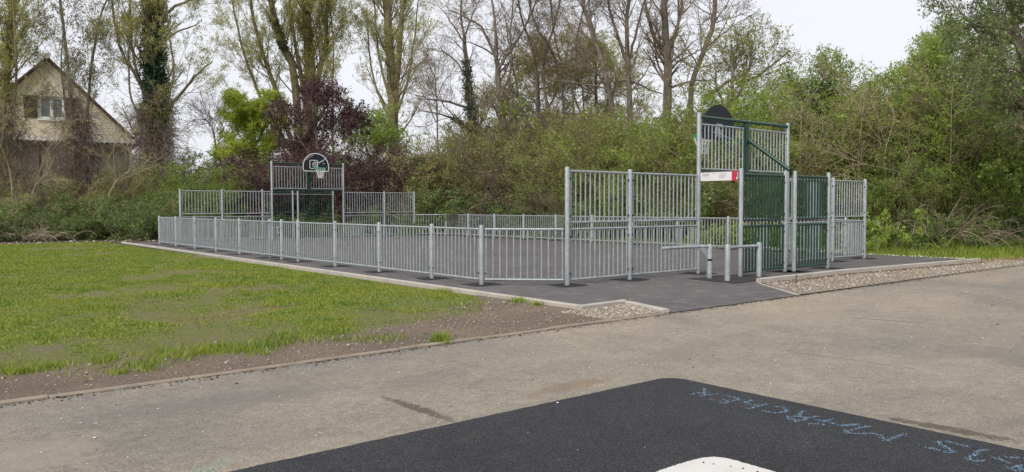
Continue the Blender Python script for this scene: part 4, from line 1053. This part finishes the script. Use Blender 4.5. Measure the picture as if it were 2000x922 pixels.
st = np.stack([rg.normal(0, .5, n), rg.normal(0, .3, n), rg.uniform(-.05, .2, n)], -1); th = rg.uniform(0, 6.28, n)
P_, R_ = grow(rg, st, np.stack([np.cos(th), np.sin(th) * .6, rg.uniform(.3, .9, n)], -1), rg.uniform(.7, 1.4, n), np.full(n, .012), np.full(n, .006), 7, .14, 0, .4)
c0 = np.array([(62 - 1000) / FPX * 33.2, 33.2, 0])
o = ob('brush_pile', Plant().tubes(P_, R_, 4).mesh('brush_pile', [M['twig_pale']]), None, tuple(c0)); tag(o, 'heap of dry pale canes among the brambles on the left', 'brush pile')
# leaning pale saplings
def sapling(label, Y, pts, r0, seed):
    tree('sapling', label, Y, [(pts, r0, .012)], 'bare', seed, 'lf_pop', 'twig_pale', 'pale saplings among the shrubs', cat='sapling', leafsize=.05, lpt=3, dens=.7, twig='twig_pale')
for i, (px, yt, Y_, lab) in enumerate([(1555, 200, 27.5, 'thin pale stem rising right of the nearer basketball board'), (1598, 240, 26.8, 'thin pale stem in the hedge above the dark green panels'),
        (1668, 190, 26.3, 'thin pale stem in the hedge behind the rightmost end fence'), (1725, 230, 25.5, 'thin pale stem in the hedge just right of the end fence'),
        (1775, 260, 25.2, 'short pale stem in the hedge left of the brush pile'), (1848, 150, 25.4, 'tall straight pale stem rising left of the dead brush pile'), (1940, 250, 25.3, 'thin pale stem in the hedge right of the dead brush pile')]):
    sapling(lab, Y_, [(px, 492), (px + 4, 400), (px - 3, 310), (px + [6, -12, 10, 8, -8, 2, -10][i], yt)], .024, 70 + i)
sapling('thin pale sapling leaning right before the house, foot in the brambles', 36, [(30, 430), (70, 370), (105, 310), (122, 268)], .03, 61)
sapling('thin pale upright sapling at the far left before the house', 37, [(28, 400), (24, 330), (20, 260), (12, 190)], .045, 62)
sapling('thin pale sapling arching above the brambles below the ivied poplar', 36, [(205, 410), (222, 360), (235, 325), (240, 290)], .028, 63)

# ------------------------------------------------------------------ house behind the poplars
M['render'] = mat_concrete('ochre_render', (.74, .65, .50), (.82, .74, .59))
M['tile'] = plain('brown_roof_tile', (.115, .062, .045), .8, var=.35, scale=6)
M['frame'] = plain('white_window_frame', (.85, .86, .87), .4, var=.03)
M['shutter'] = plain('dark_brown_shutter', (.055, .035, .025), .6, var=.2)
k = NT('window_glass'); k.col((.16, .18, .20)); k.set(Roughness=.06); k.b.inputs['Specular IOR Level'].default_value = .9; M['glass'] = k.m
M['awning'] = plain('pale_corrugated_sheet', (.50, .48, .45), .55, var=.12)
M['iron'] = plain('black_iron', (.02, .018, .016), .6)
HX, HY = -26.3, 45.0
hr = math.atan2(26.3, 45.0)           # gable faces the camera side
h = thing('house', (HX, HY, 0), hr, 'ochre rendered house with steep brown gable behind the poplars', 'house')
AZ, EZ, HW, DP = 9.85, 5.30, 4.5, 9.0
wx0, wx1, wz0, wz1 = -.48, .80, 6.38, 7.66
def gz(x): return AZ - .16 - (AZ - EZ) * abs(x) / HW
b = MB()
xs = [-HW + .25, wx0, wx1, HW - .25]
for y in (0,):
    b.add([(xs[0], 0, 0), (xs[1], 0, 0), (xs[1], 0, gz(xs[1])), (xs[0], 0, gz(xs[0]))], [(0, 1, 2, 3)])
    b.add([(xs[2], 0, 0), (xs[3], 0, 0), (xs[3], 0, gz(xs[3])), (xs[2], 0, gz(xs[2]))], [(0, 1, 2, 3)])
    b.add([(xs[1], 0, 0), (xs[2], 0, 0), (xs[2], 0, wz0), (xs[1], 0, wz0)], [(0, 1, 2, 3)])
    b.add([(xs[1], 0, wz1), (xs[2], 0, wz1), (xs[2], 0, gz(xs[2])), (0, 0, gz(0)), (xs[1], 0, gz(xs[1]))], [(0, 1, 2, 3, 4)])
    b.add([(wx0, 0, wz0), (wx1, 0, wz0), (wx1, 0, wz1), (wx0, 0, wz1), (wx0, .18, wz0), (wx1, .18, wz0), (wx1, .18, wz1), (wx0, .18, wz1)],
          [(0, 1, 5, 4), (1, 2, 6, 5), (2, 3, 7, 6), (3, 0, 4, 7)])
b.add([(xs[0], 0, 0), (xs[0], DP, 0), (xs[0], DP, gz(xs[0])), (xs[0], 0, gz(xs[0]))], [(0, 1, 2, 3)])
b.add([(xs[3], 0, 0), (xs[3], DP, 0), (xs[3], DP, gz(xs[3])), (xs[3], 0, gz(xs[3]))], [(0, 1, 2, 3)])
b.add([(xs[0], DP, 0), (xs[3], DP, 0), (xs[3], DP, gz(xs[3])), (0, DP, gz(0)), (xs[0], DP, gz(xs[0]))], [(0, 1, 2, 3, 4)])
ob('wall', b.mesh('wall', M['render']), h)
def slope(s):
    b = MB(); y0, y1 = -.28, DP + .28; X1 = HW + .12; Z1 = EZ - .12
    b.add([(0, y0, AZ - .02), (s * X1, y0, Z1 - .02), (s * X1, y1, Z1 - .02), (0, y1, AZ - .02), (0, y0, AZ - .13), (s * X1, y0, Z1 - .13), (s * X1, y1, Z1 - .13), (0, y1, AZ - .13)],
          [(0, 1, 2, 3), (4, 7, 6, 5), (0, 4, 5, 1), (1, 5, 6, 2), (2, 6, 7, 3)])
    return ob('roof', b.mesh('roof', M['tile']), h)
sl_ = math.atan2(AZ - EZ, HW)
vt = MB().box((0, -.33, -.05), (.36, .10, .045)).mesh('verge_tile', M['tile'])
for s in (1, -1):
    rf = slope(s)
    for i in range(18):
        d = .06 + i * .352; o = ob('verge_tile', vt, rf, (s * d * math.cos(sl_), 0, AZ - d * math.sin(sl_)))
        o.rotation_euler = (0, sl_ + .05 if s > 0 else math.pi - sl_ - .05, 0)
        if s < 0: o.scale = (1, 1, -1)
ob('ridge_tile', MB().tube([(0, -.40, AZ + .02), (0, DP + .3, AZ + .02)], .15, 10).mesh('ridge_tile', M['tile'], True), h)
ob('ridge_cap', MB().tube([(0, -.46, AZ + .03), (0, -.32, AZ + .03)], .16, 10).mesh('ridge_cap', M['awning'], True), h)
wn = ob('window', MB().box((wx0, .10, wz0), (wx0 + .13, .17, wz1)).box((wx1 - .13, .10, wz0), (wx1, .17, wz1)).box((wx0 + .13, .10, wz0), (wx1 - .13, .17, wz0 + .13))
        .box((wx0 + .13, .10, wz1 - .12), (wx1 - .13, .17, wz1)).box((.08, .09, wz0 + .13), (.24, .165, wz1 - .12)).mesh('window', M['frame']), h)
for x0, x1 in ((wx0 + .13, .08), (.24, wx1 - .13)): ob('pane', MB().box((x0, .13, wz0 + .13), (x1, .145, wz1 - .12)).mesh('pane', M['glass']), wn)
ob('sill', MB().box((wx0 - .08, -.09, wz0 - .09), (wx1 + .08, .17, wz0 - .003)).mesh('sill', M['frame']), wn)
for x0 in (wx0 - .72, wx1 + .06):
    sh = ob('shutter', MB().box((x0, -.05, wz0), (x0 + .06, -.004, wz1)).box((x0 + .60, -.05, wz0), (x0 + .66, -.004, wz1)).mesh('shutter', M['shutter']), h)
    slm = MB().box((x0 + .06, -.045, 0), (x0 + .60, -.012, .075)).mesh('slat', M['shutter'])
    for i in range(15): ob('slat', slm, sh, (0, 0, wz0 + .01 + i * .085))
ob('wall_anchor', MB().box((.28, -.03, 5.95), (.31, -.002, 6.16)).box((.20, -.028, 6.05), (.28, -.003, 6.08)).box((.31, -.028, 6.05), (.39, -.003, 6.08)).mesh('wall_anchor', M['iron']), h)
b = MB(); n = 60; x0, x1 = -HW - .1, HW - .15
vs_ = []
for i in range(n + 1):
    x = x0 + (x1 - x0) * i / n; dz = .03 * math.cos(i * math.pi)
    vs_ += [(x, -.005, 5.45 + dz), (x, -1.5, 5.05 + dz), (x, -.005, 5.43 + dz), (x, -1.5, 5.03 + dz)]
fs = []
for i in range(n):
    q = i * 4; fs += [(q, q + 1, q + 5, q + 4), (q + 2, q + 6, q + 7, q + 3), (q + 1, q + 3, q + 7, q + 5)]
ob('awning', b.add(vs_, fs).mesh('awning', M['awning']), h)
for x in (-3.6, -.5, 3.9): ob('awning_post', MB().box((x, -1.45, 0), (x + .12, -1.33, 5.0)).mesh('awning_post', M['shutter']), h)
ob('door', MB().box((1.2, -.03, 0), (2.2, -.004, 2.1)).mesh('door', M['shutter']), h)
for x in (-3.0, -1.2): 
    q = ob('window', MB().box((x, -.03, 1.0), (x + 1.2, -.004, 2.3)).mesh('window', M['frame']), h); ob('pane', MB().box((x + .08, -.04, 1.08), (x + 1.12, -.031, 2.22)).mesh('pane', M['glass']), q)

# ------------------------------------------------------------------ grass, stones, litter
def blades(name, P, hgt, wid, mat, seed, lean=.35, midx=None):
    rg = np.random.default_rng(seed); n = len(P); a = rg.uniform(0, 6.28, n); l = rg.uniform(0, 6.28, n)
    h_ = hgt * rg.uniform(.5, 1.3, n); w_ = wid * rg.uniform(.6, 1.3, n)
    d = np.stack([np.cos(a), np.sin(a), np.zeros(n)], -1) * w_[:, None]
    tip = P + np.stack([np.cos(l) * lean * h_, np.sin(l) * lean * h_, h_], -1)
    V = np.stack([P - d, P + d, tip], 1).reshape(-1, 3)
    return ob(name, mesh_q(name, V, np.arange(3 * n).reshape(-1, 3), mat if isinstance(mat, list) else [mat], midx), None, ORG, CT)
def fbm(u, v, seed, f0=.5, oct_=5):
    rg = np.random.default_rng(seed); s = np.zeros_like(u); amp = 1; tot = 0
    for o_ in range(oct_):
        for _ in range(4):
            a = rg.uniform(0, 6.28); f = f0 * 2 ** o_ * rg.uniform(.7, 1.3)
            s += amp * np.sin(f * (u * math.cos(a) + v * math.sin(a)) * 2 * math.pi + rg.uniform(0, 6.28)) / 4
        tot += amp; amp *= .62
    return s / tot
def mat_grass():
    k = NT('grass_blades'); g = k.n('ShaderNodeNewGeometry'); v = k.coord('Object')
    r = k.ramp(g.outputs['Random Per Island'], [(0, (.08, .14, .012)), (.45, (.19, .28, .026)), (.8, (.30, .37, .05)), (1, (.48, .42, .16))])
    n = k.noise(v, .45, 4, .6); n2 = k.noise(v, 2.2, 4, .6)
    c = k.mix(k.ramp(n, [(.4, (0, 0, 0)), (.62, (.75, .75, .75))]), r, (.29, .335, .032))
    c = k.mix(k.ramp(n2, [(.5, (0, 0, 0)), (.7, (.6, .6, .6))]), c, (.085, .21, .018))
    k.col(c); k.set(Roughness=.6)
    tr = k.n('ShaderNodeBsdfTranslucent'); k.l(c, tr.inputs['Color']); ms = k.n('ShaderNodeMixShader'); ms.inputs[0].default_value = .3
    k.l(k.b.outputs[0], ms.inputs[1]); k.l(tr.outputs[0], ms.inputs[2]); k.l(ms.outputs[0], k.o.inputs['Surface']); return k.m
M['grass'] = mat_grass()
M['straw'] = mat_leaf('dead_grass', [(.20, .135, .062), (.36, .255, .125), (.50, .38, .21)], .2)
rg = np.random.default_rng(5)
n = 2600000
u = rg.uniform(-27, -2.2, n); v = rg.uniform(-3.0, 24, n)
x = P0[0] + u * D2[0] + v * D1[0]; y = P0[1] + u * D2[1] + v * D1[1]
dist = np.hypot(x, y)
bare = fbm(u, v, 8, .20, 6) * 1.4 - .045                          # bare brown patches
edge = -2.62 + .35 * fbm(u, u * .3, 9, .35, 4) + 1.7 * np.clip((u + 5.6) / 3.6, 0, 1)   # the turf dies out towards the court corner
kerbgap = np.abs(fbm(v, v * .2, 12, .4, 4)) * .5 + .02
keep = (x > -.655 * y - 3) & (y > 4.5) & (v > edge) & (u < -2.1 - kerbgap * np.clip((12 - v) / 10, .15, 1))
dens = np.clip(1.35 - dist / 30, .28, 1) * np.clip(1.15 - np.clip(bare - .05, 0, 1) * 3.2, .55, 1)
dens *= np.clip((v - edge) / .5, .25, 1)
keep &= rg.random(n) < dens * .95
u, v, dist, bare = u[keep], v[keep], dist[keep], bare[keep]
tall = fbm(u, v, 14, .5, 4)
hz = np.array([lawn_h(a, b_) for a, b_ in zip(u, v)]) - .01
hg = (.014 + .008 * dist / 10 + .026 * np.clip(tall, 0, 1) * 2) * np.clip(1.1 - np.clip(bare, 0, 1) * 1.5, .5, 1)
P_ = np.stack([u, v, hz], -1)
dry = (rg.random(len(u)) < np.clip((bare - .10) * 4.5, .06, .92)).astype(int)
hg = hg * (1 - .5 * dry)
o = blades('grass', P_, hg, (.0048 + .0005 * dist), [M['grass'], M['straw']], 15, .8, dry); tag(o, 'patchy green and yellowing lawn grass left of the court', 'grass', kind='stuff')
# taller tufts along the dirt edge
C_ = []
rg = np.random.default_rng(16)
for (cu_, cv_, nb, rd, hh) in ([(rg.uniform(-14, -5.2), -2.38 + rg.normal(0, .24), rg.integers(60, 160), rg.uniform(.08, .28), rg.uniform(.03, .075)) for _ in range(95)]
                               + [(rg.uniform(-5, -2.6), rg.uniform(-1.2, 6), rg.integers(50, 130), rg.uniform(.08, .2), rg.uniform(.04, .09)) for _ in range(45)]
                               + [(-4.93, -3.33, 260, .07, .10), (-4.86, -3.30, 120, .05, .07), (-2.2, -1.3, 160, .12, .08), (-2.25, -1.75, 120, .08, .07), (-2.3, .5, 140, .12, .07), (-6.6, -2.8, 60, .12, .05), (-7.6, -2.9, 50, .1, .05)]):
    q = rg.normal(0, 1, (nb, 2)) * rd * .6; C_.append(np.concatenate([q + [cu_, cv_], np.full((nb, 1), .02), np.full((nb, 1), hh)], 1))
C_ = np.concatenate(C_)
o = blades('grass_tufts', C_[:, :3], C_[:, 3], .006, M['grass'], 17, .55); tag(o, 'taller grass tufts along the dirt edge and kerb', 'grass', kind='stuff')
# grass strip behind the far side fence and at the hedge foot
rg = np.random.default_rng(18); n = 60000
u = rg.uniform(12.4, 19, n); v = rg.uniform(-3.5, 23, n)
x = P0[0] + u * D2[0] + v * D1[0]; y = P0[1] + u * D2[1] + v * D1[1]
e_ = 12.75 + .3 * fbm(v, v * .3, 19, .3, 4)
keep = (u > e_) & (u < 15.8 + np.clip(2 - v, 0, 4)) & (v > -2.4 + .35 * (u - 12.5) * 0)
u, v = u[keep], v[keep]
o = blades('verge_grass', np.stack([u, v, np.full(len(u), -.05)], -1), .10 + .16 * np.clip((u - 13.2) / 2, 0, 1), .013, M['grass'], 20, .5); tag(o, 'rough green grass strip between court and right-hand hedge', 'grass', kind='stuff')

OCT = np.array([(1, 0, 0), (0, 1, 0), (-1, 0, 0), (0, -1, 0), (0, 0, 1), (0, 0, -1)], float)
OF = np.array([(0, 1, 4), (1, 2, 4), (2, 3, 4), (3, 0, 4), (1, 0, 5), (2, 1, 5), (3, 2, 5), (0, 3, 5)])
def stones(name, u, v, z, size, mat, label, seed, cat='gravel', flatten=.55):
    rg = np.random.default_rng(seed); n = len(u); s = size * np.clip(rg.lognormal(0, .45, n), .4, 3)
    V = OCT[None] * rg.uniform(.6, 1.2, (n, 6, 1)) * s[:, None, None]; a = rg.uniform(0, 6.28, n)
    X = V[..., 0] * np.cos(a)[:, None] - V[..., 1] * np.sin(a)[:, None]; Y_ = (V[..., 0] * np.sin(a)[:, None] + V[..., 1] * np.cos(a)[:, None]) * .8
    Z = V[..., 2] * flatten + z + (s * .2)[:, None]
    V = np.stack([X + np.asarray(u)[:, None], Y_ + np.asarray(v)[:, None], Z], -1).reshape(-1, 3)
    F = (OF[None] + (np.arange(n) * 6)[:, None, None]).reshape(-1, 3)
    o = ob(name, mesh_q(name, V, F, [mat]), None, ORG, CT); return tag(o, label, cat, kind='stuff')
rg = np.random.default_rng(30)
n = 9000; u = rg.uniform(1.8, 12.5, n); v = rg.uniform(-3.35, -1.95, n)
keep = (u > 1.8 + (v + 3.36) * .78 + .08) & (v < -1.95 - np.clip((u - 5.9) / 5.6, 0, 2) * .48); u, v = u[keep], v[keep]
stones('gravel', u, v, .014, .013, M['stone_pale'], 'pale gravel strip between kerb and path on the right', 31)
n = 2200; u = rg.uniform(-2.55, -1.2, n); v = rg.uniform(-3.34, -2.5, n); keep = u < -1.25 - .26 * (-2.45 - v); u, v = u[keep], v[keep]
stones('gravel', u, v, .026, .011, M['stone_pale'], 'pale gravel pocket in the kerb corner before the court', 32)
n = 6500; u = -2.3 - np.abs(rg.normal(0, 3.2, n)); v = rg.uniform(-3.33, -.6, n)
keep = (v < -1.9 + 1.4 * np.clip((u + 5.2) / 3.0, 0, 1)) & (rg.random(n) < .75); u, v = u[keep], v[keep]
stones('pebbles', u, v, .022, .009, M['stone'], 'small stones scattered over the bare dirt verge', 33, 'pebbles')
n = 3500; u = rg.uniform(-16, -5, n); v = rg.uniform(-3.33, -2.1, n); stones('pebbles', u, v, .022, .007, M['stone'], 'fine stones on the dirt beside the path edging', 34, 'pebbles')
M['litter'] = plain('dead_leaf_litter', (.075, .055, .038), .95, var=.5, scale=40)
n = 4200; u = rg.uniform(-12, 13, n); v = np.where(rg.random(n) < .6, -3.43 + rg.normal(0, .018, n), -3.44 - np.abs(rg.normal(0, .06, n)))
stones('leaf_litter', u, v, .009, .007, M['litter'], 'dark crumbs of soil and leaf litter along the path edge', 35, 'litter', .4)
n = 1500; u = rg.uniform(3, 11.5, n); v = -2.0 - np.abs(rg.normal(0, .10, n)) - np.clip((u - 5.9) / 5.6, 0, 2) * .48
M['litter_red'] = plain('reddish_dead_leaves', (.16, .075, .05), .9, var=.4, scale=30)
stones('leaf_litter', u, v, .02, .014, M['litter_red'], 'reddish dead leaves lying along the kerb of the gravel strip', 36, 'litter', .3)
M['petal'] = plain('white_petals', (.80, .79, .76), .7, var=.05)
n = 1500; u = rg.uniform(-12, 10, n); v = -3.6 - np.abs(rg.normal(0, 3, n)); keep = ~((u < -4.3) & (v < -5.8) & (rg.random(n) > .12)); u, v = u[keep], v[keep]
stones('fallen_petals', u, v, np.where((u < -4.4) & (v < -5.85), .026, .010)[:, None], .0052, M['petal'], 'tiny white petals strewn over the path', 37, 'petals', .3)
n = 700; u = rg.uniform(-1.8, 12, n); v = rg.uniform(-3.2, 21, n); stones('fallen_petals', u, v, .020, .006, M['petal'], 'tiny white petals strewn over the dark court', 38, 'petals', .3)
n = 420; u = -3.5 + rg.normal(0, 4.5, n); v = 24.8 + rg.normal(0, .9, n)
stones('rubble', u, v, -.03, .05, M['stone'], 'pale rubble and stones at the foot of the brambles', 39, 'rubble', .6)
n = 900; u = 12.9 + np.abs(rg.normal(0, .22, n)); v = rg.uniform(-2.6, 8, n)
stones('pebbles', u, v, -.03, .022, M['petal'], 'white pebbles and petals along the grass edge right of the court', 40, 'pebbles', .5)
n = 1600; u = rg.uniform(11.4, 18, n); v = -2.5 + rg.normal(0, .35, n) + (u - 11.5) * .02
M['dryleaf'] = plain('dry_tan_leaves', (.30, .21, .10), .9, var=.4, scale=20)
stones('leaf_litter', u, v, .0, .022, M['dryleaf'], 'dry tan leaves where gravel strip meets the verge on the right', 41, 'litter', .5)
# leaf-like flecks and dark pits on the path
n = 260; u = rg.uniform(-12, 9, n); v = -3.7 - np.abs(rg.normal(0, 2.6, n)); keep = ~((u < -4.3) & (v < -5.8)); u, v = u[keep], v[keep]
stones('path_crumbs', u, v, .009, .009, M['litter'], 'scattered dark crumbs lying on the worn path', 42, 'litter', .3)
# bent rusty wire in the gravel
M['rust'] = plain('rusty_wire', (.10, .045, .022), .8, var=.3)
b = MB(); b.tube([(3.02, -2.35, .03), (3.25, -2.32, .035), (3.45, -2.33, .04), (3.47, -2.30, .12), (3.40, -2.33, .16), (3.33, -2.36, .10), (3.34, -2.38, .03)], .006, 6)
tag(ob('bent_wire', b.mesh('bent_wire', M['rust']), None, ORG, CT), 'bent rusty wire loop sticking out of the gravel strip', 'wire')

# two bushes of one kind at one landmark: say which is nearer
from collections import defaultdict
by = defaultdict(list)
for o in C.objects:
    if o.parent is None and o.get('category') == 'bush': by[o['label']].append(o)
ORD = {2: ['nearer', 'farther'], 3: ['nearest', 'middle', 'farthest'], 4: ['nearest', 'second nearest', 'third nearest', 'farthest'],
       5: ['nearest', 'second nearest', 'third nearest', 'fourth nearest', 'farthest']}
for lb, os_ in by.items():
    if 2 <= len(os_) <= 5:
        for o, t in zip(sorted(os_, key=lambda q: q.location.y), ORD[len(os_)]): o['label'] = t + ' ' + lb
